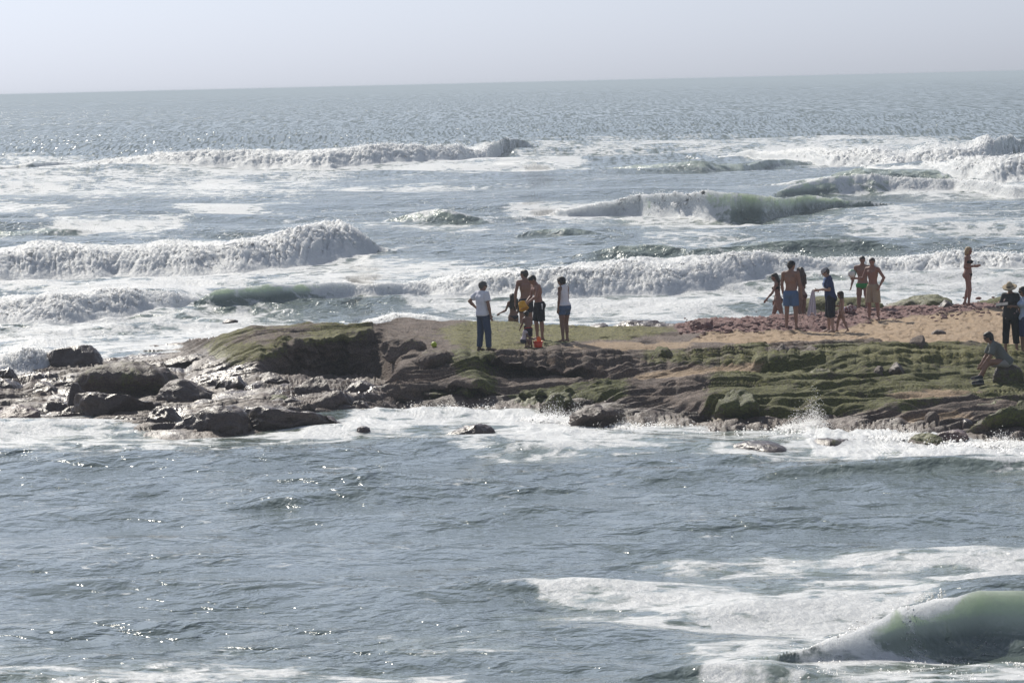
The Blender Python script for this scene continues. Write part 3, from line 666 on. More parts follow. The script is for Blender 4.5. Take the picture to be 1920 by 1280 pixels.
def mat_reef():
    t = NT('reef_rock'); p = t.pos((1, 0.8, 1.3))
    sand, pink, moss, br, wet = [t.attr(a) for a in ('sand', 'pink', 'moss', 'bright', 'wet')]
    nA = t.noise(p, 1.4, 6, 0.62); nB = t.noise(p, 9.0, 5, 0.65); nC = t.noise(p, 26.0, 4, 0.65)
    rock = t.mix(t.math('MULTIPLY_ADD', nA, 2.4, -0.7, clamp=True), (0.10, 0.070, 0.056), (0.27, 0.195, 0.155))
    rock = t.mix(t.math('MULTIPLY_ADD', nB, 2.2, -0.75, clamp=True), rock, t.mix(0.55, rock, (0.25, 0.19, 0.155)))
    wetrock = t.mix(nB, (0.052, 0.036, 0.033), (0.135, 0.090, 0.080))
    rock = t.mix(wet, rock, wetrock)
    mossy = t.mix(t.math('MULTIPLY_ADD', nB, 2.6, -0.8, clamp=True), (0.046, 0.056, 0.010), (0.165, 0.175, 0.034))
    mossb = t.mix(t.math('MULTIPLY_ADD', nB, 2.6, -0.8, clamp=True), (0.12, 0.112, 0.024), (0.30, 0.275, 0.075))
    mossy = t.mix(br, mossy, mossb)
    nm = t.math('ADD', t.math('MULTIPLY', stretch01(t, nA, 2.8), 0.5), t.math('MULTIPLY', stretch01(t, nB, 2.4), 0.5))
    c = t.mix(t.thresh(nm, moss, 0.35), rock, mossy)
    pk = t.mix(t.math('MULTIPLY_ADD', nB, 2.2, -0.6, clamp=True), (0.17, 0.080, 0.074), (0.42, 0.225, 0.20))
    c = t.mix(pink, c, pk)
    sn = t.mix(t.math('MULTIPLY_ADD', nB, 1.8, -0.4, clamp=True), (0.36, 0.245, 0.145), (0.47, 0.335, 0.21))
    c = t.mix(t.thresh(nm, t.math('MULTIPLY', sand, 1.6), 0.4), c, sn)
    c = t.mix(t.math('MULTIPLY_ADD', nC, 4.0, -1.45, clamp=True), t.mix(t.math('MULTIPLY', t.math('SUBTRACT', 1.0, sand), 0.62), c, (0.022, 0.018, 0.014)), c)
    rough = t.mixf(wet, 0.82, t.math('MULTIPLY_ADD', nA, 0.75, -0.03))
    b = t.bsdf(Base_Color=c, Roughness=rough)
    b.inputs['Specular IOR Level'].default_value = 0.42
    nb = t.bump(nA, t.mixf(wet, 0.10, 0.16)); nb = t.bump(nB, t.mixf(wet, 0.065, 0.016), normal=nb); nb = t.bump(nC, t.mixf(wet, 0.035, 0.005), normal=nb)
    t.l.new(nb, b.inputs['Normal'])
    return t.done(b.outputs[0])

M_REEF = mat_reef()
REEF_BVH, REEF_P = build_reef()

def ground(x, y):
    h = REEF_BVH.ray_cast(Vector((x, y, 5.0)), Vector((0, 0, -1)))
    return h[0].z if h[0] is not None else -0.2
# ------------------------------------------------------------------ loose rocks and boulders, each a thing
_ico = {}
def ico(n):
    if n not in _ico:
        bm = bmesh.new(); bmesh.ops.create_icosphere(bm, subdivisions=n, radius=1)
        _ico[n] = (np.array([v.co[:] for v in bm.verts]), np.array([[v.index for v in f.verts] for f in bm.faces])); bm.free()
    return _ico[n]

def rock(label, px0, px1, top, base, depth, zb=0.0, seed=0, sub=5, moss=0.0, wet=0.8, bright=0.2, pink=0.0, rough=1.0, box=2.6, under=0.0,
         skew=0.0, cuts=5, sink=0.3, peak=0.0, group=None, name='rock', ontop=False, slab=0.0):
    cx = (px0 + px1) / 2; g = at_z(cx, base, zb); yf = g[1]
    wx = (px1 - px0) / FPX * yf; hz = max(0.04, (base - top) / FPX * yf - depth * 0.065 * 0.6)
    yc = yf + depth * 0.5; xc = g[0] * yc / yf
    if ontop: zb = ground(xc, yc) - 0.02
    U, F = ico(sub); r = np.random.default_rng(100 + seed)
    # rounded block
    e = box; n = (np.abs(U) ** e).sum(1) ** (1 / e); B = U / n[:, None]
    for _ in range(cuts):                                     # broken faces
        d = r.normal(size=3); d[2] = abs(d[2]) * 0.7; d /= np.linalg.norm(d); k = r.uniform(0.55, 0.85)
        s = B @ d; B = B - np.clip(s - k, 0, None)[:, None] * d * 0.85
    tz = B[:, 2]
    B[:, 0] += skew * np.clip(tz, 0, 1) ** 1.3
    if peak: B[:, 2] = np.where(tz > 0, tz * (1 - peak * np.clip(np.abs(B[:, 0]), 0, 1)), tz)
    lo = sstep(0.75, -0.1, B[:, 2]); B[:, 1] += np.where(B[:, 1] < 0.2, under * lo, 0)
    s = np.array([wx / 2, depth / 2, hz]); V = B * s
    V[:, 2] = np.where(V[:, 2] < 0, V[:, 2] * (sink / hz), V[:, 2])
    o = r.uniform(0, 50, 3); q = V + o
    sz = min(wx, 2.5) ** 0.8
    f = fbm3(q[:, 0] / sz * 1.6, q[:, 1] / sz * 1.4, q[:, 2] / sz * 2.2, 3) * 0.16
    f = f + (fbm3(q[:, 0] / sz * 4.5, q[:, 1] / sz * 4.5, q[:, 2] / sz * 5.5, 4, ridged=True) - .3) * 0.075
    f = f + fbm3(q[:, 0] / sz * 16, q[:, 1] / sz * 16, q[:, 2] / sz * 16, 3) * 0.022
    strata = (np.abs(noise3(q[:, 0] * .4, q[:, 1] * .4, q[:, 2] / sz * 7)) - .25) * 0.10
    nr = B / np.linalg.norm(B, axis=1, keepdims=True)
    V = V + nr * np.array([1, 1, 0.7]) * ((f * rough + strata * slab) * sz)[:, None]
    mo = np.clip(moss * (0.35 + 0.9 * np.clip(nr[:, 2], 0, 1)) + 0.25 * moss * noise3(q[:, 0] * 2, q[:, 1] * 2, q[:, 2] * 2), 0, 1)
    one = np.ones(len(V))
    me = mesh_np(name, V, F, [M_REEF], True, dict(sand=0 * one, pink=pink * one, moss=mo, bright=bright * one, wet=np.clip(wet * one, 0, 1)))
    kw = dict(label=label, category='rock')
    if group: kw['group'] = group
    return link(name, me, loc=(xc, yc, zb), **kw)

ROCKS = [
 # left shelf
 dict(label='rounded rock glistening with foam behind the dark mossy boulder', px0=72, px1=192, top=640, base=695, depth=2.0, zb=.0, seed=1, skew=.2, wet=.95, cuts=6),
 dict(label='big brown domed boulder with a green mossy shoulder, left of the sea cave', px0=128, px1=332, top=680, base=752, depth=2.8, zb=.12, seed=2, moss=.35, wet=.5, skew=.12, cuts=4, under=.5),
 dict(label='low dark lump under the front of the domed boulder', px0=104, px1=300, top=722, base=790, depth=1.8, zb=.03, seed=3, wet=.9, cuts=7, under=.55),
 dict(label='reddish wet rock alone at the shelf end beside swirling foam', px0=-22, px1=90, top=748, base=796, depth=1.5, zb=.0, seed=4, wet=.8, pink=.25, cuts=5, peak=.35, skew=.25),
 dict(label='flat black rock half under the white surge, furthest left', px0=-50, px1=60, top=708, base=738, depth=1.6, zb=.05, seed=5, wet=1, cuts=4),
 dict(label='small rugged stone between the black rock and the domed boulder', px0=62, px1=118, top=712, base=742, depth=.9, zb=.1, seed=6, wet=.9, sub=4),
 dict(label='low dark ledge on the glistening flat behind the domed boulder', px0=306, px1=392, top=664, base=686, depth=1.5, zb=.34, seed=7, wet=.8, slab=1, under=.3),
 dict(label='dark hump with a shaded face below the green cliff end', px0=402, px1=474, top=704, base=736, depth=1.6, zb=.3, seed=8, wet=.95, under=.5, cuts=6),
 dict(label='black hollowed boulder with a pale lit rim in front of the sea cave', px0=552, px1=640, top=706, base=766, depth=1.5, zb=.1, seed=9, wet=.75, under=.75, cuts=5, box=3.2),
 dict(label='long low slab tilting into the water under the hollowed boulder', px0=410, px1=656, top=762, base=806, depth=1.6, zb=.0, seed=10, wet=.9, slab=1.2, under=.35, box=3, moss=.1),
 dict(label='broad brown hump at the front of the wet shelf', px0=326, px1=470, top=760, base=814, depth=2.0, zb=.0, seed=11, wet=.85, cuts=5),
 dict(label='mossy lump between the shelf hump and the hollowed boulder', px0=486, px1=545, top=742, base=772, depth=1.2, zb=.12, seed=12, wet=.5, moss=.7),
 dict(label='ragged rock in the gully right of the hollowed boulder', px0=640, px1=712, top=712, base=754, depth=1.3, zb=.1, seed=13, wet=.8, cuts=7, under=.4, peak=.3),
 dict(label='small broken rock stuck out of the foam past the slab end', px0=640, px1=704, top=752, base=782, depth=.8, zb=.0, seed=14, wet=.9, cuts=6, peak=.3),
 dict(label='tiny dark stone alone in the foam in front of the slab', px0=666, px1=694, top=799, base=812, depth=.5, zb=.0, seed=15, wet=1, sub=4, sink=.15),
 dict(label='wet brown hump awash in the foam in front of the two dark hollows', px0=832, px1=932, top=797, base=822, depth=1.3, zb=-.06, seed=16, wet=1, cuts=4),
 dict(label='thin low rock at the foot of the domed boulder by the water', px0=190, px1=262, top=778, base=804, depth=1.0, zb=.0, seed=17, wet=.95, under=.4, slab=1),
 dict(label='dark shelf rock near the water left of the broad hump', px0=410, px1=520, top=770, base=792, depth=1.2, zb=.1, seed=18, wet=.9, under=.4),
 dict(label='tiny rock alone in the sea behind the green cliff end', px0=418, px1=446, top=596, base=605, depth=.9, zb=-.02, seed=19, wet=1, sub=4, sink=.2),
 # middle
 dict(label='black jagged rock jutting into the surf below the overhanging slab', px0=1062, px1=1182, top=752, base=806, depth=1.5, zb=.0, seed=20, wet=.6, cuts=10, under=.9, peak=.45, skew=-.1, rough=2.0, slab=1),
 dict(label='dark rounded block beside the jagged rock, surf breaking on it', px0=990, px1=1100, top=738, base=778, depth=1.6, zb=.05, seed=21, wet=.3, moss=.6, under=.8, skew=.15, cuts=8, rough=1.5, slab=1),
 dict(label='block with a dark hollow face, left of the pair under the plateau', px0=778, px1=842, top=724, base=758, depth=1.2, zb=.0, seed=22, wet=.5, moss=.5, under=.8, box=3),
 dict(label='block with a dark hollow face, right of the pair under the plateau', px0=834, px1=910, top=718, base=758, depth=1.3, zb=.0, seed=23, wet=.5, moss=.6, under=.8, box=3.4),
 dict(label='mossy black headed rock where the surf reaches the middle of the shore', px0=1322, px1=1440, top=732, base=802, depth=2.0, zb=.0, seed=24, wet=.3, moss=.8, under=1.1, cuts=6, box=3.2, rough=1.5, bright=0),
 dict(label='smooth dark hump with water sliding over it, offshore', px0=1368, px1=1478, top=830, base=860, depth=2.0, zb=-.16, seed=25, wet=1, cuts=2, rough=.5),
 dict(label='low weedy rock just breaking through the white surf', px0=1518, px1=1594, top=821, base=836, depth=1.2, zb=-.05, seed=26, wet=.9, moss=.3, sub=4),
 dict(label='green topped rock in the surf near the big black boulder', px0=1704, px1=1764, top=813, base=834, depth=1.2, zb=-.03, seed=27, wet=.5, moss=.8),
 dict(label='reddish rock behind the green topped one in the surf', px0=1752, px1=1815, top=806, base=830, depth=1.1, zb=-.03, seed=47, wet=.8, pink=.3, sub=4),
 dict(label='big black weed covered boulder at the right end of the surf', px0=1822, px1=2060, top=738, base=832, depth=2.4, zb=-.05, seed=28, wet=.35, moss=.75, cuts=5, under=1.1, skew=.12, box=3.4, rough=1.5, bright=0),
 dict(label='round brown stone on the pink gully near the black boulder', px0=1734, px1=1762, top=771, base=793, depth=.5, zb=.2, seed=29, wet=.2, sub=4, cuts=2, ontop=True),
 dict(label='shiny black stone between the round brown one and the boulder', px0=1801, px1=1824, top=779, base=797, depth=.4, zb=.18, seed=30, wet=1, sub=4, cuts=3, rough=.5, ontop=True),
 dict(label='pinkish wedge block with a dark cleft on the green slope', px0=1612, px1=1672, top=680, base=726, depth=1.4, zb=.5, seed=31, wet=.2, under=.5, peak=.3, cuts=6),
 dict(label='dark leaning block on the right side of the wedge block cleft', px0=1664, px1=1712, top=676, base=718, depth=1.2, zb=.58, seed=32, wet=.5, moss=.4, under=.7, cuts=6),
 dict(label='dark ledge rock under the seated person\'s side of the slope', px0=1500, px1=1580, top=690, base=726, depth=1.5, zb=.5, seed=33, wet=.4, moss=.5, under=.7, cuts=6),
 dict(label='overhanging mossy ledge left of the green slope hollow', px0=1380, px1=1480, top=686, base=714, depth=1.6, zb=.56, seed=34, wet=.4, moss=.65, under=.6, cuts=5),
 dict(label='low weedy ledge at the right edge above the black boulder', px0=1810, px1=1905, top=748, base=768, depth=1.4, zb=.33, seed=35, wet=.5, moss=.6, under=.6, slab=1),
 # on the flat
 dict(label='dark brown rock at the edge of the sand, left of its neighbour', px0=1450, px1=1490, top=646, base=672, depth=.9, zb=.95, seed=36, wet=.3, cuts=6, under=.4, ontop=True),
 dict(label='broken brown rock at the edge of the sand beside the round pebble', px0=1494, px1=1536, top=650, base=672, depth=.8, zb=.95, seed=37, wet=.2, cuts=7, ontop=True),
 dict(label='small round pebble right of the broken brown rock', px0=1526, px1=1541, top=661, base=673, depth=.25, zb=.93, seed=38, wet=.3, sub=3, cuts=1, ontop=True),
 dict(label='flat dark stone lying alone on the sand', px0=1742, px1=1772, top=616, base=626, depth=.5, zb=1.0, seed=39, wet=.5, sub=4, ontop=True),
 dict(label='pale rock where the green slope meets the sand', px0=1700, px1=1740, top=634, base=652, depth=.7, zb=1.0, seed=40, wet=.0, sub=4, ontop=True),
 dict(label='dark red block standing on the left end of the red ridge', px0=1296, px1=1336, top=596, base=622, depth=.8, zb=1.0, seed=41, wet=.2, pink=1, cuts=6, ontop=True),
 dict(label='smaller red block next to the dark red one on the ridge', px0=1336, px1=1362, top=600, base=618, depth=.6, zb=1.0, seed=42, wet=.2, pink=1, sub=4, cuts=6, ontop=True),
 dict(label='black pointed rock sticking up like a fin behind the red ridge', px0=1752, px1=1790, top=556, base=582, depth=.9, zb=1.05, seed=43, wet=.8, cuts=6, peak=.9, skew=.7),
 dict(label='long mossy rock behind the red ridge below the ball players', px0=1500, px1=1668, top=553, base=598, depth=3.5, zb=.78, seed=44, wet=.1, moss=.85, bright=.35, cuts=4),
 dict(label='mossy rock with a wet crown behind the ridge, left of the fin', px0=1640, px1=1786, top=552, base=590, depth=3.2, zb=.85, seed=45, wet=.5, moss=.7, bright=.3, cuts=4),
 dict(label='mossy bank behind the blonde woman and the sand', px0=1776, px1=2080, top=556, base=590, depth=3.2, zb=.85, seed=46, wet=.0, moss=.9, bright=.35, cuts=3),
 dict(label='low wet rocks awash along the back shore, left of the red ridge', px0=1120, px1=1290, top=603, base=622, depth=2.0, zb=.55, seed=48, wet=1, cuts=6),
 dict(label='thin wet rock awash behind the woman in denim shorts', px0=1085, px1=1150, top=606, base=620, depth=1.5, zb=.6, seed=49, wet=1, cuts=6, sub=4),
 dict(label='cracked rock shoulder on the plateau left of the green ball', px0=716, px1=800, top=632, base=660, depth=1.6, zb=.98, seed=50, wet=.0, cuts=5, moss=.2, bright=.6),
 dict(label='brown overhanging rock below the green ball', px0=770, px1=862, top=656, base=700, depth=1.6, zb=.62, seed=51, wet=.1, cuts=6, moss=.25, under=.6),
 dict(label='mossy knob in the middle of the brown slope', px0=1216, px1=1262, top=650, base=680, depth=1.0, zb=.78, seed=52, wet=.1, cuts=5, moss=.7, under=.4, bright=.4),
]
ROCKS += [
 dict(label='jagged wet rock in the wash between the reddish rock and the domed boulder', px0=78, px1=150, top=744, base=782, depth=1.1, zb=.0, seed=60, wet=.9, cuts=9, peak=.4, rough=1.5),
 dict(label='sharp little rock in the foam behind the flat black one', px0=-10, px1=44, top=690, base=714, depth=.9, zb=.0, seed=61, wet=1, cuts=8, peak=.5, rough=1.5),
 dict(label='tilted brown slab against the right flank of the domed boulder', px0=270, px1=410, top=716, base=764, depth=1.8, zb=.12, seed=62, wet=.7, cuts=7, slab=1, skew=-.2, peak=.3, under=.3),
 dict(label='flat glistening slab on the shelf below the green cliff end', px0=330, px1=440, top=690, base=716, depth=2.0, zb=.2, seed=63, wet=.85, cuts=5, slab=1.2),
 dict(label='ridged wet rock under the sea cave mouth', px0=452, px1=560, top=694, base=738, depth=1.6, zb=.2, seed=64, wet=.8, cuts=8, peak=.3, skew=.2, rough=1.4, under=.4),
 dict(label='dark broken rock at the water between the domed boulder and the broad hump', px0=262, px1=346, top=764, base=806, depth=1.2, zb=.0, seed=65, wet=.9, cuts=9, rough=1.5, under=.4),
 dict(label='pointed rock at the left foot of the domed boulder', px0=112, px1=170, top=716, base=776, depth=1.0, zb=.03, seed=66, wet=.8, cuts=8, peak=.5, skew=.15),
 dict(label='wedge of dark rock in the gully before the sea cave', px0=470, px1=520, top=738, base=764, depth=.9, zb=.15, seed=67, wet=.9, cuts=8, peak=.4),
 dict(label='knobbly brown rock between the slab and the hollowed boulder', px0=520, px1=600, top=746, base=778, depth=1.2, zb=.1, seed=68, wet=.75, cuts=7, rough=1.4, under=.3),
]
for R_ in ROCKS: rock(**R_)
# ------------------------------------------------------------------ people: bodies grown as one surface from a blended distance field
def surface_nets(f, org, h):
    s = f < 0; n = np.array(f.shape) - 1
    acc = np.zeros(tuple(n) + (3,), np.float32); cnt = np.zeros(tuple(n), np.float32)
    for ax in range(3):
        sl0 = [slice(None)] * 3; sl1 = [slice(None)] * 3; sl0[ax] = slice(0, -1); sl1[ax] = slice(1, None)
        a = f[tuple(sl0)]; b = f[tuple(sl1)]; cr = np.argwhere(s[tuple(sl0)] != s[tuple(sl1)])
        if not len(cr): continue
        av = a[tuple(cr.T)]; bv = b[tuple(cr.T)]; p = cr.astype(np.float32); p[:, ax] += av / (av - bv)
        o1, o2 = [i for i in range(3) if i != ax]
        for d1 in (0, -1):
            for d2 in (0, -1):
                c = cr.copy(); c[:, o1] += d1; c[:, o2] += d2
                ok = (c >= 0).all(1) & (c < n).all(1); c = c[ok]
                np.add.at(acc, tuple(c.T), p[ok]); np.add.at(cnt, tuple(c.T), 1)
    act = cnt > 0; idx = -np.ones(tuple(n), np.int64); idx[act] = np.arange(act.sum())
    V = acc[act] / cnt[act][:, None] * h + org
    Fs = []
    for ax in range(3):
        sl0 = [slice(None)] * 3; sl1 = [slice(None)] * 3; sl0[ax] = slice(0, -1); sl1[ax] = slice(1, None)
        s0 = s[tuple(sl0)]; cr = np.argwhere(s0 != s[tuple(sl1)])
        o1, o2 = [(1, 2), (2, 0), (0, 1)][ax]
        ok = (cr[:, o1] > 0) & (cr[:, o2] > 0) & (cr[:, o1] < n[o1]) & (cr[:, o2] < n[o2]) & (cr[:, ax] < n[ax]); cr = cr[ok]
        if not len(cr): continue
        q = []
        for d1, d2 in ((-1, -1), (0, -1), (0, 0), (-1, 0)):
            c = cr.copy(); c[:, o1] += d1; c[:, o2] += d2; q.append(idx[tuple(c.T)])
        q = np.stack(q, 1); inside = s0[tuple(cr.T)]
        q[~inside] = q[~inside][:, ::-1]; Fs.append(q)
    return V, np.concatenate(Fs)

def v3(*a): return np.array(a, float)

class Prim:
    """rounded cone a->b with radii; e squashes it along axis n; cut = list of (point, normal) half spaces kept where (p-point).normal < 0"""
    def __init__(s, a, b, r0, r1=None, n=None, e=1.0, k=0.03, tag='', cut=()):
        s.a, s.b, s.r0, s.r1 = np.array(a, float), np.array(b, float), r0, r0 if r1 is None else r1
        s.n = None if n is None else np.array(n, float) / np.linalg.norm(n); s.e = e; s.k = k; s.tag = tag; s.cut = list(cut)
    def grow(s, d, cut=(), k=None):
        return Prim(s.a, s.b, s.r0 + d, s.r1 + d, s.n, s.e, s.k if k is None else k, s.tag, s.cut + list(cut))
    def bounds(s):
        r = max(s.r0, s.r1) + 0.07
        return np.minimum(s.a, s.b) - r, np.maximum(s.a, s.b) + r
    def dist(s, p):
        ab = s.b - s.a; q = p - s.a
        if s.n is not None:
            qn = (q @ s.n)[..., None] * s.n; q = q + qn * (1 / s.e - 1)
            abn = (ab @ s.n) * s.n; ab = ab + abn * (1 / s.e - 1)
        L = ab @ ab; t = np.clip((q @ ab) / (L + 1e-12), 0, 1)
        d = np.linalg.norm(q - t[..., None] * ab, axis=-1) - (s.r0 + (s.r1 - s.r0) * t)
        for c, n in s.cut:
            d = np.maximum(d, (p - c) @ n)
        return d

def solid(prims, h=0.013, cuts=(), noise=0.0, nscale=9.0, seed=0.0, extra=0.0):
    lo = np.min([p.bounds()[0] for p in prims], 0); hi = np.max([p.bounds()[1] for p in prims], 0)
    n = np.ceil((hi - lo) / h).astype(int) + 1
    f = np.full(tuple(n), 1.0, np.float32)
    for p in prims:
        b0, b1 = p.bounds(); i0 = np.maximum(0, np.floor((b0 - lo) / h).astype(int)); i1 = np.minimum(n, np.ceil((b1 - lo) / h).astype(int) + 1)
        g = np.stack(np.meshgrid(*[lo[i] + h * np.arange(i0[i], i1[i]) for i in range(3)], indexing='ij'), -1)
        d = p.dist(g); sl = tuple(slice(i0[i], i1[i]) for i in range(3)); o = f[sl]; k = p.k
        hh = np.clip(0.5 + 0.5 * (o - d) / k, 0, 1)
        f[sl] = np.where(o > 0.5, np.minimum(o, d), o * (1 - hh) + d * hh - k * hh * (1 - hh))
    if noise or cuts:
        g = np.stack(np.meshgrid(*[lo[i] + h * np.arange(n[i]) for i in range(3)], indexing='ij'), -1)
        if noise: f = f + noise * (fbm3(g[..., 0] * nscale + seed, g[..., 1] * nscale, g[..., 2] * nscale * 0.6, 2)).astype(np.float32)
        for c, nn in cuts: f = np.maximum(f, (g - np.array(c)) @ np.array(nn))
    if not (f < 0).any(): return None
    return surface_nets(f, lo, h)

def rotz(a): c, s = math.cos(a), math.sin(a); return np.array([[c, -s, 0], [s, c, 0], [0, 0, 1.0]])
def rotx(a): c, s = math.cos(a), math.sin(a); return np.array([[1, 0, 0], [0, c, -s], [0, s, c]])
def unit(v): v = np.array(v, float); return v / np.linalg.norm(v)
def lerp(a, b, t): return a * (1 - t) + b * t

_mats = {}
def M(name, col, rough=0.75, var=0.12, scale=9.0, bump=0.0, bscale=60, spec=0.25):
    if name not in _mats: _mats[name] = mat_simple(name, col, rough, var, scale, bump, bscale, spec)
    return _mats[name]
SKIN = dict(tan=(0.27, 0.155, 0.112), brown=(0.20, 0.115, 0.084), fair=(0.38, 0.24, 0.185), red=(0.285, 0.150, 0.112))

class Body:
    def __init__(s, H, sex, pose, child=0.0):
        k = H / 1.75; s.k = k; fem = sex == 'f'; s.fem = fem; s.child = child
        hs = k * (1 + 0.42 * child)                              # head scale
        fat = pose.get('fat', 0.0)
        th, sh, ank = .43 * k * (1 - .06 * child), .40 * k * (1 - .06 * child), .075 * k
        hw = (.098 if fem else .090) * k; shw = (.168 if fem else .190) * k * (1 - .05 * child)
        lean = math.radians(pose.get('lean', 0)); side = pose.get('side', 0.0)
        dirs = pose.get('legs', (((.06, .02, -1), (.03, -.03, -1)), ((.06, .02, -1), (.03, -.03, -1))))
        ends = []
        for sg, (t1, t2) in zip((1, -1), dirs):
            a = unit((sg * t1[0], t1[1], t1[2])); b = unit((sg * t2[0], t2[1], t2[2]))
            ends.append((a, b, -(a[2] * th + b[2] * sh)))
        hipz = max(e[2] for e in ends) + ank
        if 'seat' in pose: hipz = pose['seat'] * k
        up = unit((side, math.sin(lean), math.cos(lean))); fw = np.array([0, math.cos(lean), -math.sin(lean)]); rt = np.cross(fw, up)
        pel = v3(0, 0, hipz + .045 * k); waist = pel + up * .135 * k; chest = pel + up * .33 * k; shl = pel + up * .475 * k; nb = pel + up * .53 * k
        s.pel, s.waist, s.chest, s.shl, s.nb, s.up, s.fw, s.rt = pel, waist, chest, shl, nb, up, fw, rt
        P = []
        pr = (.118 if fem else .108) * k * (1 + .25 * fat)
        P.append(Prim(pel - rt * .06 * k, pel + rt * .06 * k, pr, n=fw, e=.86, tag='pelvis'))
        P.append(Prim(pel, waist, (.125 + .03 * fat) * k, (.104 + .05 * fat if fem else .118 + .05 * fat) * k, n=fw, e=.74 + .15 * fat, k=.05, tag='waist'))
        P.append(Prim(waist, chest, (.106 if fem else .120) * k * (1 + .3 * fat), (.125 if fem else .148) * k * (1 + .1 * fat), n=fw, e=.68 + .12 * fat + .08 * child, k=.05, tag='chest'))
        P.append(Prim(chest, shl - up * .02 * k, (.125 if fem else .148) * k, .10 * k, n=fw, e=.66, k=.05, tag='chest'))
        if fat: P.append(Prim(pel + up * .09 * k + fw * .06 * k * fat, waist + up * .05 * k + fw * .06 * k * fat, .10 * k, .09 * k, k=.06, tag='waist'))
        shR, shL = shl + rt * shw, shl - rt * shw
        P.append(Prim(shl + rt * shw * .92, shl - rt * shw * .92, .055 * k, k=.05, tag='shoulder'))
        for sg in (1, -1):
            P.append(Prim(nb, shl + rt * sg * shw * .7 + up * .005, .048 * k, .042 * k, k=.04, tag='shoulder'))
            P.append(Prim(pel + rt * sg * .062 * k - fw * .05 * k - up * .035 * k, pel + rt * sg * .062 * k - fw * .052 * k - up * .05 * k, (.094 if fem else .085) * k * (1 - .2 * child), k=.04, tag='pelvis'))
            if fem and not child: P.append(Prim(chest + rt * sg * .068 * k + fw * .075 * k + up * .03 * k, chest + rt * sg * .07 * k + fw * .09 * k + up * .015 * k, .056 * k, k=.03, tag='bust'))
            if not fem and not child:
                P.append(Prim(chest + rt * sg * .06 * k + fw * .065 * k + up * .06 * k, chest + rt * sg * .09 * k + fw * .055 * k + up * .07 * k, .055 * k, k=.04, tag='chest'))
                P.append(Prim(chest + rt * sg * .08 * k - fw * .06 * k + up * .06 * k, chest + rt * sg * .07 * k - fw * .055 * k - up * .03 * k, .055 * k, k=.04, tag='chest'))
        # head
        yaw, pitch = [math.radians(a) for a in pose.get('head', (0, 0))]
        Rb = np.stack([rt, fw, up], 1); Rh = Rb @ rotz(yaw) @ rotx(-pitch)
        if pose.get('level', True): Rh = rotz(yaw) @ rotx(-pitch)
        hr, hf, hu = Rh[:, 0], Rh[:, 1], Rh[:, 2]; s.hr, s.hf, s.hu, s.hs = hr, hf, hu, hs
        hc = nb + up * .045 * k + hu * .095 * hs + hf * .025 * hs; s.hc = hc
        P.append(Prim(nb - up * .03 * k, hc - hu * .06 * hs - hf * .015 * hs, (.050 if fem else .058) * k, (.047 if fem else .052) * k, k=.03, tag='neck'))
        P.append(Prim(hc + hu * .03 * hs - hf * .018 * hs, hc + hu * .03 * hs + hf * .018 * hs, .080 * hs, n=hr, e=.90, k=.02, tag='head'))
        P.append(Prim(hc + hu * .0 * hs + hf * .02 * hs, hc - hu * .072 * hs + hf * .048 * hs, .066 * hs, .038 * hs, n=hr, e=.95, k=.02, tag='head'))
        P.append(Prim(hc + hu * .012 * hs + hf * .088 * hs, hc - hu * .022 * hs + hf * .106 * hs, .009 * hs, .014 * hs, k=.012, tag='head'))     # nose
        P.append(Prim(hc - hu * .052 * hs + hf * .086 * hs - hr * .016 * hs, hc - hu * .052 * hs + hf * .086 * hs + hr * .016 * hs, .0095 * hs, k=.008, tag='head'))  # lips
        P.append(Prim(hc + hu * .032 * hs + hf * .088 * hs - hr * .03 * hs, hc + hu * .032 * hs + hf * .088 * hs + hr * .03 * hs, .011 * hs, k=.012, tag='head'))      # brow
        for sg in (1, -1):
            e = hc + hr * sg * .074 * hs - hf * .005 * hs
            P.append(Prim(e + hu * .02 * hs, e - hu * .022 * hs, .017 * hs, .012 * hs, n=hr, e=.5, k=.008, tag='head'))
        # arms
        s.arm = []
        for sg, S, (u1, u2) in zip((1, -1), (shR, shL), pose.get('arms', (((.18, .03, -1), (.08, .15, -1)),) * 2)):
            d1 = unit(rt * sg * u1[0] + fw * u1[1] + v3(0, 0, 1) * u1[2]); d2 = unit(rt * sg * u2[0] + fw * u2[1] + v3(0, 0, 1) * u2[2])
            la, lf = .285 * k, .245 * k; el = S + d1 * la; wr = el + d2 * lf; tf = .92 if fem else 1.05
            if child: tf = 1.0 + .12 * child
            P.append(Prim(S, el, .047 * k * tf, .037 * k * tf, k=.035, tag='upper_arm'))
            P.append(Prim(el, lerp(el, wr, .35), .037 * k * tf, .038 * k * tf, k=.02, tag='forearm')); P.append(Prim(lerp(el, wr, .35), wr, .038 * k * tf, .025 * k * tf, k=.02, tag='forearm'))
            # hand: palm, four fingers that curl, thumb off the side
            hd = unit(d2 + v3(0, 0, -.12)); sidev = unit(np.cross(hd, rt * sg + 1e-3)); pn = unit(np.cross(sidev, hd)) * -sg
            pc = wr + hd * .055 * k
            P.append(Prim(wr, wr + hd * .085 * k, .027 * k, .036 * k, n=pn, e=.55, k=.015, tag='hand'))
            curl = pose.get('curl', .5)
            for q, (off, ln) in enumerate(zip((-.027, -.009, .009, .026), (.066, .076, .071, .056))):
                b0 = wr + hd * .085 * k + sidev * off * k; b1 = b0 + unit(hd + pn * -curl * .5) * ln * .55 * k; b2 = b1 + unit(hd + pn * -curl * 1.4) * ln * .5 * k
                P.append(Prim(b0, b1, .0105 * k, .0098 * k, k=.004, tag='hand')); P.append(Prim(b1, b2, .0098 * k, .009 * k, k=.004, tag='hand'))
            tb = wr + hd * .03 * k - sidev * .026 * k
            P.append(Prim(tb, tb + unit(hd - sidev * .9 - pn * .3) * .048 * k, .014 * k, .0115 * k, k=.008, tag='hand'))
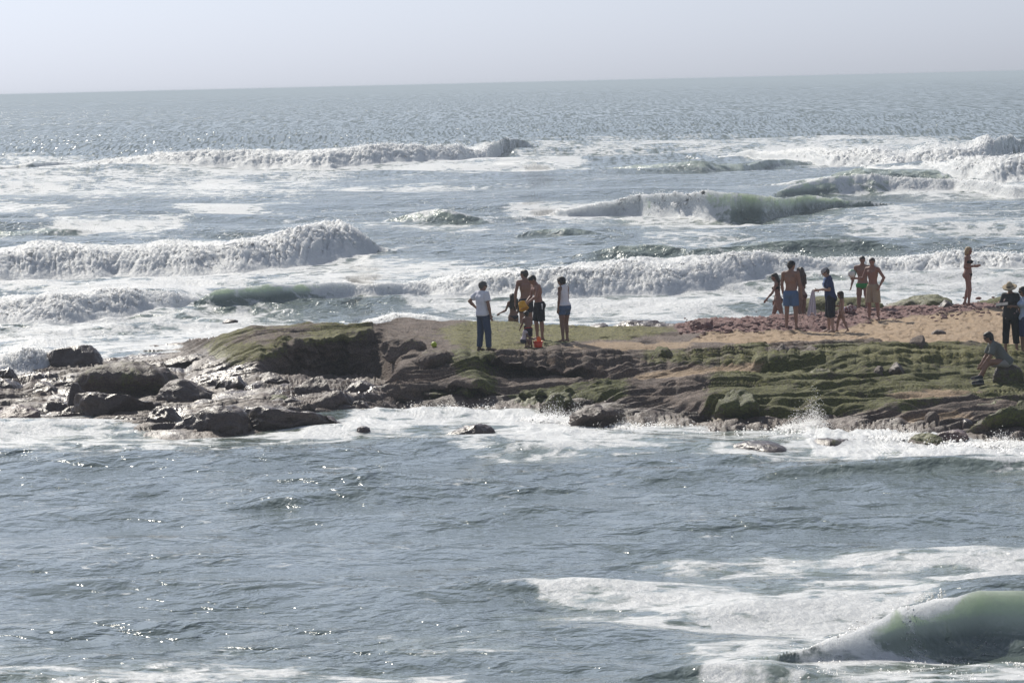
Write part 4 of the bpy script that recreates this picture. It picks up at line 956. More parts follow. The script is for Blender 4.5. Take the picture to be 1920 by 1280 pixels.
            s.arm.append(dict(sh=S, el=el, wr=wr, tip=wr + hd * .12 * k, palm=pc, hd=hd, pn=pn, r=.047 * k * tf))
        # legs
        s.leg = []; tf = 1.04 if fem else 1.0
        for sg, (a, b, _) in zip((1, -1), ends):
            hp = v3(0, 0, hipz) + rt * sg * hw; kn = hp + a * th; an = kn + b * sh; back = unit(np.cross(v3(1, 0, 0), b)); back = back if back[1] < 0 else -back
            P.append(Prim(hp + v3(0, 0, .0), lerp(hp, kn, .5), .090 * k * tf, .076 * k * tf, k=.03, tag='thigh')); P.append(Prim(lerp(hp, kn, .5), kn, .076 * k * tf, .055 * k * tf, k=.03, tag='thigh'))
            P.append(Prim(kn, an, .052 * k, .035 * k, k=.02, tag='shin')); P.append(Prim(lerp(kn, an, .12) + back * .016 * k, lerp(kn, an, .5) + back * .014 * k, .047 * k, .040 * k, k=.03, tag='shin'))
            toe = pose.get('toe', (0.25, 1, 0)); ft = unit((sg * toe[0], toe[1], 0)); tilt = pose.get('heel', (0, 0))[0 if sg > 0 else 1]
            ft = unit(ft + v3(0, 0, -tilt)); hl = an - ft * .035 * k - v3(0, 0, .040 * k); ball = hl + ft * .165 * k + v3(0, 0, -.008 * k * (tilt == 0))
            P.append(Prim(an, hl, .034 * k, .033 * k, k=.02, tag='foot')); P.append(Prim(an - v3(0, 0, .015 * k) + ft * .02 * k, ball, .036 * k, .030 * k, n=v3(0, 0, 1), e=.8, k=.02, tag='foot'))
            for q in range(5):
                o = np.cross(ft, v3(0, 0, 1)) * sg * -(q - 2) * .0155 * k; o = o + ft * (.0 - .006 * q * k)
                P.append(Prim(ball + o + ft * .01 * k, ball + o + ft * (.052 - .004 * q) * k - v3(0, 0, .006 * k), .0135 * k, .010 * k, k=.006, tag='foot'))
            s.leg.append(dict(hip=hp, kn=kn, an=an, hl=hl, ball=ball, ft=ft))
        s.P = P
        zs = [min(l['hl'][2] - .033 * k, l['ball'][2] - .024 * k) for l in s.leg]; s.zmin = min(zs)
    def tagged(s, *tags): return [p for p in s.P if p.tag in tags]

def clothe(b, kind, **o):
    """solids that follow the body; returns (vertices, faces)"""
    k = b.k; d = o.get('d', .012)
    if kind in ('shirt', 'vest', 'tank'):
        sl = o.get('sleeve', .5)
        P = [p.grow(d + .006, k=.05) for p in b.tagged('pelvis', 'waist', 'chest', 'bust')] + [p.grow(d, k=.04) for p in b.tagged('shoulder')]
        if o.get('loose'): P.append(Prim(b.chest, b.pel - b.up * .02 * k, .15 * k, (.155 + o['loose']) * k, n=b.fw, e=.78, k=.05))
        cuts = [(b.pel - b.up * o.get('hem', .05) * k, -b.up)]
        for a in b.arm:
            if kind == 'shirt':
                en = lerp(a['sh'], a['el'], min(sl, 1)); P.append(Prim(a['sh'], en + (en - a['sh']) * .25, a['r'] + d + .008, a['r'] + d + .014 + .01 * sl, k=.03, cut=[(en, unit(a['el'] - a['sh']))]))
                if sl > 1: en = lerp(a['el'], a['wr'], sl - 1); P.append(Prim(a['el'], en, a['r'] * .85 + d, a['r'] * .72 + d, k=.03, cut=[(en, unit(a['wr'] - a['el']))]))
        if kind == 'tank': cuts += [(b.shl + b.rt * .135 * k, unit(b.rt * 1.0 + b.up * .25)), (b.shl - b.rt * .135 * k, unit(-b.rt * 1.0 + b.up * .25))]
        cuts.append((b.nb + b.up * (.012 if kind != 'tank' else -.02) * k + b.fw * .03, unit(b.up * 1 + b.fw * (.35 if kind != 'tank' else .9))))
        return solid(P, cuts=cuts, noise=.010, nscale=7, seed=o.get('seed', 1))
    if kind in ('shorts', 'trousers'):
        t = o.get('t', .6); fl = o.get('flare', .012)
        P = [p.grow(d, k=.04) for p in b.tagged('pelvis')] + [Prim(b.pel, b.pel + b.up * .1 * k, .128 * k + d, .118 * k + d, n=b.fw, e=.78, k=.04)]
        for l in b.leg:
            if t <= 1:
                en = lerp(l['hip'], l['kn'], t); P.append(Prim(l['hip'], en + (en - l['hip']) * .15, .096 * k + d, .085 * k - .02 * t * k + d + fl, k=.03, cut=[(en, unit(l['kn'] - l['hip']))]))
            else:
                en = lerp(l['kn'], l['an'], t - 1); P.append(Prim(l['hip'], l['kn'], .096 * k + d, .062 * k + d + fl * .6, k=.03))
                P.append(Prim(l['kn'], en + (en - l['kn']) * .1, .060 * k + d + fl * .6, .046 * k + d + fl, k=.02, cut=[(en, unit(l['an'] - l['kn']))]))
        return solid(P, cuts=[(b.pel + b.up * o.get('top', .075) * k, b.up)], noise=.008, nscale=8, seed=o.get('seed', 2))
    if kind == 'briefs':
        P = [p.grow(.007) for p in b.tagged('pelvis', 'waist')] + [p.grow(.007) for p in b.tagged('thigh')]
        c0 = b.pel - b.up * .085 * k
        cuts = [(b.pel + b.up * o.get('top', .01) * k, b.up)]
        for sg in (1, -1): cuts.append((c0 + b.rt * sg * .045 * k, unit(b.rt * sg * .62 - b.up * .78)))
        return solid(P, cuts=cuts, h=.011)
    if kind == 'bikini_top':
        P = [p.grow(.007) for p in b.tagged('chest', 'bust')]
        cuts = [(b.chest + b.up * .055 * k, b.up), (b.chest - b.up * .02 * k, -b.up)]
        return solid(P, cuts=cuts, h=.011)
    if kind == 'swimsuit':
        P = [p.grow(.007) for p in b.tagged('pelvis', 'waist', 'chest', 'bust')] + [p.grow(.006) for p in b.tagged('thigh')]
        c0 = b.pel - b.up * .085 * k; cuts = [(b.chest + b.up * .10 * k, b.up)]
        for sg in (1, -1): cuts.append((c0 + b.rt * sg * .05 * k, unit(b.rt * sg * .62 - b.up * .78)))
        return solid(P, cuts=cuts, h=.011)

def hair_solid(b, style, seed=0):
    hs, hc, hr, hf, hu = b.hs, b.hc, b.hr, b.hf, b.hu
    cap = Prim(hc + hu * .038 * hs - hf * .03 * hs, hc + hu * .045 * hs + hf * .015 * hs, .090 * hs, .084 * hs, n=hr, e=.93, k=.02)
    face = [(hc + hf * .055 * hs + hu * .03 * hs, unit(hf * .85 - hu * .75))]
    cap = cap.grow(0, face); P = [cap]; nz, ns = .010, 16
    P.append(Prim(hc - hf * .055 * hs + hu * .01 * hs, hc - hf * .05 * hs - hu * .035 * hs, .062 * hs, .05 * hs, n=hr, e=1.05, k=.03))
    if style == 'curly':
        r = np.random.default_rng(seed)
        for i in range(26):
            d = unit(r.normal(size=3)); d = d if d @ hf < .35 else d - hf * 1.0
            c = hc + hu * .03 * hs - hf * .025 * hs + (hr * d[0] + hf * min(d[1], .4) + hu * d[2] * .9) * .085 * hs
            if (c - hc) @ hf > .05 * hs: continue
            P.append(Prim(c, c, .026 * hs, k=.012))
        nz = .014
    if style in ('long', 'long_curly'):
        ln = .34 if style == 'long' else .30; bk = b.nb - b.fw * .075 * b.k
        for o, w in ((-.05, .045), (0, .055), (.05, .045), (-.085, .03), (.085, .03)):
            top = hc - hf * .055 * hs + hr * o * hs + hu * .02 * hs; mid = bk + b.rt * o * 1.2 + b.up * .02
            P.append(Prim(top, mid, w * hs, w * 1.05 * hs, k=.03)); P.append(Prim(mid, mid - v3(0, 0, ln * b.k * (1 - abs(o) * 2.5)) - b.fw * .01 + b.rt * o * .3, w * hs, .018, n=b.fw, e=.7, k=.03))
        nz = .012 if style == 'long' else .03; ns = 14
    if style == 'bun': P.append(Prim(hc - hf * .115 * hs - hu * .04 * hs, hc - hf * .12 * hs - hu * .06 * hs, .034 * hs, k=.02))
    if style == 'bob':
        for o in (-.06, 0, .06): P.append(Prim(hc - hf * .04 * hs + hr * o * hs, hc - hf * .05 * hs + hr * o * 1.15 * hs - hu * .10 * hs, .055 * hs, .042 * hs, k=.03))
        for sg in (1, -1): P.append(Prim(hc + hr * sg * .07 * hs + hu * .02 * hs, hc + hr * sg * .075 * hs - hu * .07 * hs + hf * .01 * hs, .03 * hs, .025 * hs, k=.02))
    if style == 'wavy_short':
        for sg in (1, -1): P.append(Prim(hc + hr * sg * .07 * hs + hu * .03 * hs - hf * .02 * hs, hc + hr * sg * .07 * hs - hu * .05 * hs - hf * .03 * hs, .034 * hs, .03 * hs, k=.02))
        P.append(Prim(hc - hf * .07 * hs, hc - hf * .075 * hs - hu * .08 * hs, .06 * hs, .04 * hs, k=.03)); nz = .02
    return solid(P, h=.010, noise=nz, nscale=ns, seed=seed)

def tube(pts, r, seg=8, close=True):
    """round bar through points"""
    pts = [np.array(p, float) for p in pts]; V = []; F = []; n = len(pts); rr = r if isinstance(r, (list, tuple)) else [r] * n
    for i, p in enumerate(pts):
        t = unit(pts[min(i + 1, n - 1)] - pts[max(i - 1, 0)]); a = unit(np.cross(t, (0.31, 0.2, .93))); bb = np.cross(t, a)
        for j in range(seg): an = 2 * math.pi * j / seg; V.append(p + rr[i] * (a * math.cos(an) + bb * math.sin(an)))
    for i in range(n - 1):
        for j in range(seg): F.append((i * seg + j, i * seg + (j + 1) % seg, (i + 1) * seg + (j + 1) % seg, (i + 1) * seg + j))
    V.append(pts[0]); V.append(pts[-1]); c0, c1 = len(V) - 2, len(V) - 1
    for j in range(seg): F.append((c0, (j + 1) % seg, j, j)); F.append((c1, (n - 1) * seg + j, (n - 1) * seg + (j + 1) % seg, (n - 1) * seg + (j + 1) % seg))
    return np.array(V), F

def poly_mesh(name, V, F, mat, smooth=True):
    me = bpy.data.meshes.new(name); me.from_pydata([tuple(map(float, v)) for v in V], [], [tuple(dict.fromkeys(map(int, f))) for f in F]); me.materials.append(mat)
    me.polygons.foreach_set('use_smooth', [smooth] * len(me.polygons)); me.update(); return me

def lathe(profile, seg=24):
    V = []; F = []; n = len(profile)
    for r, z in profile:
        for j in range(seg): a = 2 * math.pi * j / seg; V.append((r * math.cos(a), r * math.sin(a), z))
    for i in range(n - 1):
        for j in range(seg): F.append((i * seg + j, i * seg + (j + 1) % seg, (i + 1) * seg + (j + 1) % seg, (i + 1) * seg + j))
    return np.array(V), F

def add_part(name, geo, mat, parent, **props):
    if geo is None: return None
    V, F = geo
    return link(name, mesh_np(name, V, F, [mat], True), parent, **props)

PEOPLE = {}
def person(key, label, px, D, psi, H, sex, skin, pose, wear=(), hair=None, hair_col=(.025, .018, .014), child=0.0, group=None, dz=0.0, extra=None, feet=None, head_py=None):
    b = Body(H, sex, pose, child)
    # stand on the ground where the feet (or, if they are hidden, the head) are seen
    def at(D, z):
        d = ray(px, 600); x = d[0] / d[1] * D
        for _ in range(2):
            qx, qy, _w = project(np.array([x, D, z + .9])); x -= (float(qx) - px) / FPX * D
        return x
    if feet is not None:
        best = None
        for Dt in np.arange(D - 5, D + 5.01, .1):
            x = at(Dt, 1.0); z = ground(x, Dt); _, qy, _w = project(np.array([x, Dt, z])); c = abs(float(qy) - feet) + .25 * abs(Dt - D)
            if best is None or c < best[0]: best = (c, Dt, x, z)
        _, D, x, z = best
    else:
        x = at(D, 0.5); top = max(p.bounds()[1][2] for p in b.tagged('head')) - .07 - b.zmin
        z = 0.5
        for _ in range(3):
            _, qy, w = project(np.array([x, D, z + top])); z += (float(qy) - head_py) / FPX * float(w)
    z += dz
    g_ = ground(x, D); _, fy, _w = project(np.array([x, D, z])); _, hy, _w = project(np.array([x, D, z + max(p.bounds()[1][2] for p in b.tagged('head')) - .07 - b.zmin]))
    print('PERSON', key, 'D %.1f z %.2f ground %.2f feet %.0f head %.0f' % (D, z, g_, fy, hy))
    root = bpy.data.objects.new('person', None); COL.objects.link(root); root.empty_display_size = .2
    root.location = (x, D, z - b.zmin - 0.012); root.rotation_euler = (0, 0, math.radians(psi))
    root['label'] = label; root['category'] = 'person'
    if group: root['group'] = group
    V, F = solid(b.P, h=.0135 if H > 1.2 else .0105)
    link('body', mesh_np('body', V, F, [M('skin_' + skin, SKIN[skin], .55, .10, 7, .002, 40, .35)], True), root)
    eyem = M('eye_dark', (.02, .015, .012), .2, .1)
    for sg in (1, -1):
        U, T = ico(2); c = b.hc + b.hf * .083 * b.hs + b.hr * sg * .031 * b.hs + b.hu * .016 * b.hs
        link('eye', mesh_np('eye', U * .011 * b.hs + c, T, [eyem], True), root)
    for nm, kind, col, o in wear:
        o = dict(o); mt = M(o.pop('mat', nm + '_' + key), col, .85, o.pop('var', .12), o.pop('vs', 9.0), .004, 50, .15)
        add_part(nm, clothe(b, kind, **o), mt, root)
    if hair: add_part('hair', hair_solid(b, hair, len(key) + ord(key[0])), M('hair_' + key, hair_col, .5, .4, 30, .004, 90, .4), root)
    if extra: extra(b, root)
    PEOPLE[key] = (b, root)
    return b, root

def in_world(root, p):
    a = root.rotation_euler[2]; return np.array(root.location) + rotz(a) @ np.array(p)

def glasses(b, root):
    hs, hc, hr, hf, hu = b.hs, b.hc, b.hr, b.hf, b.hu; mt = M('dark_lens', (.012, .012, .014), .15, .1, 9, 0, 60, .5); V = []; F = []
    P = [Prim(hc + hf * .097 * hs + hr * sg * .018 * hs + hu * .014 * hs, hc + hf * .090 * hs + hr * sg * .048 * hs + hu * .014 * hs, .021 * hs, n=hf, e=.35, k=.004) for sg in (1, -1)]
    P += [Prim(hc + hf * .085 * hs + hr * sg * .068 * hs + hu * .02 * hs, hc - hf * .005 * hs + hr * sg * .080 * hs + hu * .02 * hs, .0085 * hs, k=.004) for sg in (1, -1)]
    add_part('sunglasses', solid(P, h=.006), mt, root)

def cap_back(b, root):
    hs, hc, hr, hf, hu = b.hs, b.hc, b.hr, b.hf, b.hu
    P = [Prim(hc + hu * .05 * hs - hf * .02 * hs, hc + hu * .05 * hs + hf * .01 * hs, .094 * hs, .090 * hs, n=hr, e=.93, k=.02, cut=[(hc + hu * .03 * hs, -hu)])]
    P.append(Prim(hc - hf * .09 * hs + hu * .035 * hs, hc - hf * .165 * hs + hu * .015 * hs, .062 * hs, .05 * hs, n=unit(hu - hf * .2), e=.16, k=.01))
    add_part('cap', solid(P, h=.009), M('cap_black', (.02, .02, .024), .8), root)

def cap_front(col):
    def f(b, root):
        hs, hc, hr, hf, hu = b.hs, b.hc, b.hr, b.hf, b.hu
        P = [Prim(hc + hu * .05 * hs - hf * .02 * hs, hc + hu * .05 * hs + hf * .015 * hs, .094 * hs, .090 * hs, n=hr, e=.93, k=.02, cut=[(hc + hu * .035 * hs, -hu)])]
        P.append(Prim(hc + hf * .09 * hs + hu * .045 * hs, hc + hf * .165 * hs + hu * .02 * hs, .062 * hs, .05 * hs, n=unit(hu + hf * .25), e=.16, k=.01))
        add_part('cap', solid(P, h=.009), M('cap_grey', col, .8), root)
    return f

def sun_hat(b, root):
    hs, hc, hr, hf, hu = b.hs, b.hc, b.hr, b.hf, b.hu; c = hc + hu * .055 * hs - hf * .01 * hs; mt = M('straw', (.50, .40, .27), .85, .25, 60, .004, 120, .2)
    P = [Prim(c, c + hu * .055 * hs, .100 * hs, .080 * hs, n=hr, e=.95, k=.02, cut=[(c, -hu)]), Prim(c - hr * .03 * hs, c + hr * .03 * hs, .165 * hs, n=hu, e=.07, k=.02), Prim(c - hu * .02 * hs, c - hu * .02 * hs, .185 * hs, n=hu, e=.06, k=.03)]
    h = add_part('hat', solid(P, h=.009, noise=.006, nscale=8), mt, root)
    add_part('hat_band', solid([Prim(c + hu * .012 * hs, c + hu * .03 * hs, .104 * hs, .100 * hs, n=hr, e=.95, k=.01, cut=[(c + hu * .012 * hs, -hu), (c + hu * .034 * hs, hu)])], h=.008), M('hat_band', (.22, .16, .10), .8), h)

STAND = (((.06, .02, -1), (.03, -.04, -1)), ((.06, .02, -1), (.03, -.04, -1)))
SHIFT = (((.10, .10, -1), (.05, -.10, -1)), ((.05, -.02, -1), (.03, -.03, -1)))
ADM = 'people standing on the rock plateau'; BEA = 'people on the sand and red ridge'

# ---- group on the plateau
def belt(b, root):
    add_part('belt', solid([Prim(b.pel + b.up * .055 * b.k, b.pel + b.up * .085 * b.k, .142 * b.k, .138 * b.k, n=b.fw, e=.80, k=.01, cut=[(b.pel + b.up * .055 * b.k, -b.up), (b.pel + b.up * .088 * b.k, b.up)])], h=.009), M('belt', (.03, .025, .022), .6), root)
    glasses(b, root)
    for l, sg in zip(b.leg, (1, -1)):
        P = [Prim(l['an'], l['hl'], .05 * b.k, .042 * b.k, k=.02), Prim(l['an'] - v3(0, 0, .02 * b.k), l['ball'] + l['ft'] * .05 * b.k, .046 * b.k, .036 * b.k, n=v3(0, 0, 1), e=.8, k=.02)]
        add_part('shoe', solid(P, h=.011, cuts=[(l['an'] + v3(0, 0, .03), v3(0, 0, 1))]), M('shoe_brown', (.10, .065, .05), .7), root)
person('A', 'grey haired man in white polo shirt and jeans, one hand on his hip', 906, 101.6, -52, 1.74, 'm', 'tan',
       dict(fat=.55, lean=-3, head=(-12, 8), arms=(((.22, .02, -1), (.02, .22, -1)), ((.75, -.42, -.72), (-.55, .35, -.62))), legs=(((.10, .08, -1), (.03, .02, -1)), ((.06, -.02, -1), (.03, -.10, -1))), toe=(.3, 1, 0)),
       [('shirt', 'shirt', (.74, .74, .80), dict(sleeve=.62, hem=.06, loose=.02, d=.016)), ('jeans', 'trousers', (.055, .075, .13), dict(t=1.93, d=.014, flare=.012))], 'short', (.10, .095, .09), feet=657, group=ADM, extra=belt)
person('B', 'long haired girl in a dark bikini bottom, half hidden behind the plateau edge', 962, 114.6, 28, 1.42, 'f', 'brown',
       dict(head=(15, 10), arms=(((.15, .1, -1), (-.1, .5, -.8)), ((.4, .15, -1), (.5, .7, -.35)))),
       [('bikini_bottom', 'briefs', (.03, .03, .04), dict(top=.03)), ('bikini_top', 'bikini_top', (.04, .035, .045), {})], 'long', head_py=550, group=ADM, dz=0)
person('C', 'tall bare backed man in dark trunks, seen from behind', 986, 113.2, 12, 1.86, 'm', 'red',
       dict(head=(48, 4), arms=(((.26, .0, -1), (.05, .18, -1)), ((.26, .0, -1), (.04, .18, -1)))),
       [('swim_trunks', 'shorts', (.022, .022, .03), dict(t=.62, flare=.02, top=.05))], 'short', (.06, .05, .045), head_py=506, group=ADM)
def stripes(b, root):
    for l, sg in zip(b.leg, (1, -1)):
        o = b.rt * sg; a = l['hip'] + o * .098 * b.k + v3(0, 0, .05); e = lerp(l['hip'], l['kn'], .88) + o * .087 * b.k
        add_part('side_stripe', solid([Prim(a, e, .022, .022, n=o, e=.5, k=.01)], h=.008), M('stripe_white', (.75, .75, .76), .8), root)
person('D', 'bare chested boy in white striped black shorts, head bowed over a yellow bucket', 1011, 102.6, 112, 1.72, 'm', 'red',
       dict(lean=10, head=(8, 38), level=True, arms=(((.12, .18, -1), (-.5, .75, -.35)), ((.22, .42, -1), (.05, 1, -.42))), legs=SHIFT),
       [('shorts', 'shorts', (.016, .018, .026), dict(t=.93, flare=.02, top=.06))], 'short', (.014, .012, .012), feet=637, group=ADM, extra=stripes)
person('E', 'woman in white tank top and denim shorts looking down at the children', 1058, 103.0, 52, 1.68, 'f', 'brown',
       dict(lean=2, head=(5, 24), arms=(((.18, .08, -1), (.0, .25, -1)), ((.30, -.16, -1), (.02, .16, -1))), legs=(((.05, .10, -1), (.03, -.06, -1)), ((.08, -.03, -1), (.04, -.10, -1))), fat=.5),
       [('tank_top', 'tank', (.76, .76, .80), dict(hem=-.02, d=.010)), ('denim_shorts', 'shorts', (.085, .13, .22), dict(t=.42, flare=.014, top=.08))], 'wavy_short', (.02, .015, .013), feet=640, group=ADM)
def red_band(b, root):
    add_part('waistband', solid([p.grow(.016) for p in b.tagged('pelvis', 'waist')], h=.009, cuts=[(b.pel + b.up * .065 * b.k, b.up), (b.pel + b.up * .015 * b.k, -b.up)]), M('band_red', (.40, .03, .03), .8), root)
person('F', 'small boy with bare back and red waisted dark shorts, standing by the red bucket', 990, 101.9, 25, .93, 'm', 'brown',
       dict(lean=14, head=(10, 16), arms=(((.2, .35, -1), (.1, .9, -.6)), ((.25, .35, -1), (.1, .8, -.7))), legs=(((.1, .25, -1), (.05, -.30, -1)), ((.1, .2, -1), (.05, -.25, -1)))),
       [('shorts', 'shorts', (.03, .03, .045), dict(t=.75, flare=.012, top=.05, d=.01)),], 'short', child=.8, feet=651, group=ADM, extra=red_band)
person('G', 'toddler in a pale top squatting beside the small boy', 980, 102.1, -80, .80, 'f', 'brown',
       dict(lean=14, seat=.48, head=(-10, 14), arms=(((.15, .5, -1), (-.1, 1, -.2)), ((.15, .55, -1), (-.1, 1, -.3))), legs=(((.25, .95, .12), (.05, -.35, -1)), ((.25, .95, .12), (.05, -.35, -1)))),
       [('top', 'shirt', (.55, .47, .50), dict(sleeve=.25, hem=-.02, d=.008)), ('shorts', 'shorts', (.04, .04, .06), dict(t=.35, d=.01))], 'curly', (.05, .03, .02), child=1.0, feet=651, group=ADM)

# ---- group on the sand
person('H', 'girl in a black bikini with long dark hair, walking left behind the red ridge', 1459, 112.6, 82, 1.60, 'f', 'tan',
       dict(lean=4, head=(5, 14), arms=(((.12, .1, -1), (.1, .3, -1)), ((.25, .45, -1), (.1, .75, -.75))), legs=(((.05, .38, -1), (.03, .0, -1)), ((.05, -.28, -1), (.03, -.45, -1)))),
       [('bikini_bottom', 'briefs', (.015, .015, .018), dict(top=.0)), ('bikini_top', 'bikini_top', (.02, .02, .022), {})], 'long', head_py=512, group=BEA)
person('I', 'young man in blue shorts and a backwards black cap, seen from behind', 1483, 107.2, -18, 1.78, 'm', 'tan',
       dict(head=(-38, 6), arms=(((.20, .04, -1), (.04, .2, -1)), ((.16, .05, -1), (-.05, .3, -1)))),
       [('swim_shorts', 'shorts', (.085, .155, .29), dict(t=.70, flare=.018, top=.045))], 'short', (.03, .02, .016), feet=617, group=BEA, extra=cap_back)
person('J', 'young woman with long curly hair in a brown bikini, beside the man in blue shorts', 1503, 112.4, 50, 1.66, 'f', 'brown',
       dict(head=(25, 4), arms=(((.14, .15, -1), (-.15, .75, -.6)), ((.16, .12, -1), (-.1, .6, -.8))), legs=SHIFT),
       [('bikini_bottom', 'briefs', (.09, .04, .03), dict(top=.0)), ('bikini_top', 'bikini_top', (.09, .04, .03), {})], 'long_curly', (.05, .028, .018), head_py=501, group=BEA)
def scarf(b, root):
    c = b.shl; P = []
    for sg in (1, -1):
        a = b.nb - b.fw * .03 + b.rt * sg * .055; m1 = b.shl + b.fw * .105 + b.rt * sg * .05 + b.up * .01; e = b.chest + b.fw * .150 + b.rt * sg * .035 - b.up * .03
        P += [Prim(a, m1, .028, .026, k=.02), Prim(m1, e, .026, .03, n=b.fw, e=.5, k=.02)]
    add_part('scarf', solid(P, h=.010, noise=.008, nscale=20), M('scarf_blue', (.36, .50, .78), .85), root)
    cap_front((.34, .34, .36))(b, root)
person('K', 'woman in navy shirt and grey cap holding a white towel, looking down', 1557, 107.8, 96, 1.70, 'f', 'fair',
       dict(lean=5, fat=.35, head=(5, 32), arms=(((.10, .12, -1), (-.25, 1, .05)), ((.22, .10, -1), (-.18, 1, .10))), legs=(((.05, .08, -1), (.03, .0, -1)), ((.07, .0, -1), (.04, -.05, -1)))),
       [('navy_shirt', 'shirt', (.035, .05, .13), dict(sleeve=.8, hem=.10, loose=.02, d=.014)), ('knee_shorts', 'trousers', (.02, .02, .03), dict(t=1.12, d=.02, flare=.02))], 'curly', (.03, .025, .022), feet=622, group=BEA, extra=scarf)
person('L', 'small child in a pale swimsuit striding left across the sand', 1577, 106.0, 84, 1.06, 'f', 'tan',
       dict(lean=-3, head=(6, 12), arms=(((.15, .15, -1), (.0, 1, .05)), ((.25, -.12, -1), (.1, .18, -1))), legs=(((.05, .42, -1), (.02, .12, -1)), ((.05, -.30, -1), (.02, -.42, -1))), heel=(0, .35)),
       [('swimsuit', 'swimsuit', (.46, .30, .24), {})], 'bob', (.045, .028, .02), child=.75, feet=622, group=BEA)
person('M', 'man in bright green swim briefs behind the ball player', 1618, 114.4, 168, 1.74, 'm', 'tan',
       dict(head=(15, 8), arms=(((.22, .05, -1), (.25, .25, -1)), ((.2, .05, -1), (.0, .2, -1)))),
       [('swim_briefs', 'shorts', (.04, .28, .08), dict(t=.12, flare=.004, top=.03, d=.008))], 'short', (.02, .016, .014), head_py=480, group=BEA)
person('N', 'man in long beige shorts holding a ball out on one hand', 1637, 110.0, 140, 1.70, 'm', 'red',
       dict(lean=2, head=(22, 6), curl=.25, arms=(((.30, .35, -1), (.35, 1, .10)), ((.62, -.25, -1), (-.25, .45, -.85))), legs=(((.07, .05, -1), (.03, .0, -1)), ((.09, .0, -1), (.05, -.05, -1)))),
       [('beige_shorts', 'shorts', (.36, .285, .20), dict(t=.95, flare=.03, top=.06))], 'bun', (.05, .032, .022), feet=600, group=BEA)
person('O', 'blonde woman in a black bikini standing alone, hands held before her waist', 1815, 111.8, -112, 1.64, 'f', 'red',
       dict(head=(-8, 6), fat=.1, arms=(((.24, -.10, -1), (-.35, 1, .10)), ((.20, .0, -1), (-.3, 1, .18))), legs=(((.04, .20, -1), (.02, -.10, -1)), ((.06, -.10, -1), (.03, -.28, -1))), heel=(0, .3)),
       [('bikini_bottom', 'briefs', (.015, .015, .018), dict(top=.005)), ('bikini_top', 'bikini_top', (.015, .015, .018), {})], 'bob', (.36, .25, .13), feet=573, group=BEA)

# ---- at the right edge
def flower_print():
    t = NT('flower_print'); p = t.pos(); vo = t.node('ShaderNodeTexVoronoi'); t.l.new(p, vo.inputs['Vector']); vo.inputs['Scale'].default_value = 9.0
    bl = t.math('LESS_THAN', t.math('ADD', vo.outputs['Distance'], t.math('MULTIPLY', t.noise(p, 40, 2), .25)), .40)
    pick = t.math('GREATER_THAN', t.noise(p, 7, 1), .52)
    c = t.mix(t.math('MULTIPLY', bl, pick), (.028, .027, .030), t.mix(t.noise(p, 11, 1), (.42, .40, .40), (.34, .13, .13)))
    return t.done(t.bsdf(Base_Color=c, Roughness=.85).outputs[0])
_mats['flowered_top_P'] = flower_print()
person('P', 'woman in a straw sun hat, dark flowered top and black cropped trousers', 1895, 101.0, 152, 1.68, 'f', 'tan',
       dict(fat=.6, head=(8, 26), arms=(((.25, .12, -1), (-.35, 1, .22)), ((.22, .10, -1), (-.40, 1, .12))), legs=(((.08, .02, -1), (.05, -.02, -1)), ((.09, .06, -1), (.06, .0, -1)))),
       [('flowered_top', 'shirt', (.035, .032, .036), dict(sleeve=.7, hem=.14, loose=.04, d=.016)), ('cropped_trousers', 'trousers', (.012, .012, .014), dict(t=1.62, d=.016, flare=.016))], 'short', (.10, .08, .06), feet=660, group='people at the right edge', extra=sun_hat)
person('Q', 'dark haired woman in pale blue shirt cut off by the right edge', 1921, 102.4, 110, 1.67, 'f', 'tan',
       dict(head=(0, 10), arms=(((.2, .05, -1), (.0, .2, -1)), ((.2, .05, -1), (.0, .2, -1)))),
       [('pale_shirt', 'shirt', (.42, .50, .66), dict(sleeve=.5, hem=.05)), ('blue_shorts', 'trousers', (.04, .05, .12), dict(t=.98, d=.014))], 'bob', (.02, .016, .015), feet=666, group='people at the right edge', extra=glasses)
def sitter(b, root):
    glasses(b, root)
    for l in b.leg:
        P = [Prim(l['an'], l['hl'], .05 * b.k, .044 * b.k, k=.02), Prim(l['an'] - v3(0, 0, .02 * b.k), l['ball'] + l['ft'] * .05 * b.k, .046 * b.k, .036 * b.k, n=v3(0, 0, 1), e=.8, k=.02)]
        s = add_part('shoe', solid(P, h=.011, cuts=[(l['an'] + v3(0, 0, .02), v3(0, 0, 1))]), M('shoe_navy', (.03, .035, .05), .7), root)
        add_part('sole', solid([Prim(l['hl'] - v3(0, 0, .032 * b.k), l['ball'] + l['ft'] * .05 * b.k - v3(0, 0, .026 * b.k), .045 * b.k, .042 * b.k, n=v3(0, 0, 1), e=.3, k=.01)], h=.010), M('sole_pale', (.45, .44, .42), .7), s)
person('R', 'person in grey green shirt and sunglasses sitting on a rock, forearms on one knee', 1884, 96.6, 96, 1.72, 'm', 'tan',
       dict(lean=36, seat=.46, head=(8, 20), fat=.2, arms=(((.18, .62, -.85), (-.30, .85, -.45)), ((.20, .70, -.75), (-.35, .85, -.42))), legs=(((.10, .95, -.02), (.05, .30, -1)), ((.20, .95, .14), (.05, .62, -.9))), toe=(.1, 1, 0)),
       [('shirt', 'shirt', (.15, .16, .15), dict(sleeve=.85, hem=.10, loose=.03, d=.016)), ('shorts', 'shorts', (.30, .29, .28), dict(t=.80, d=.014, flare=.012))], 'wavy_short', (.014, .011, .011), feet=717, group='people at the right edge', extra=sitter)
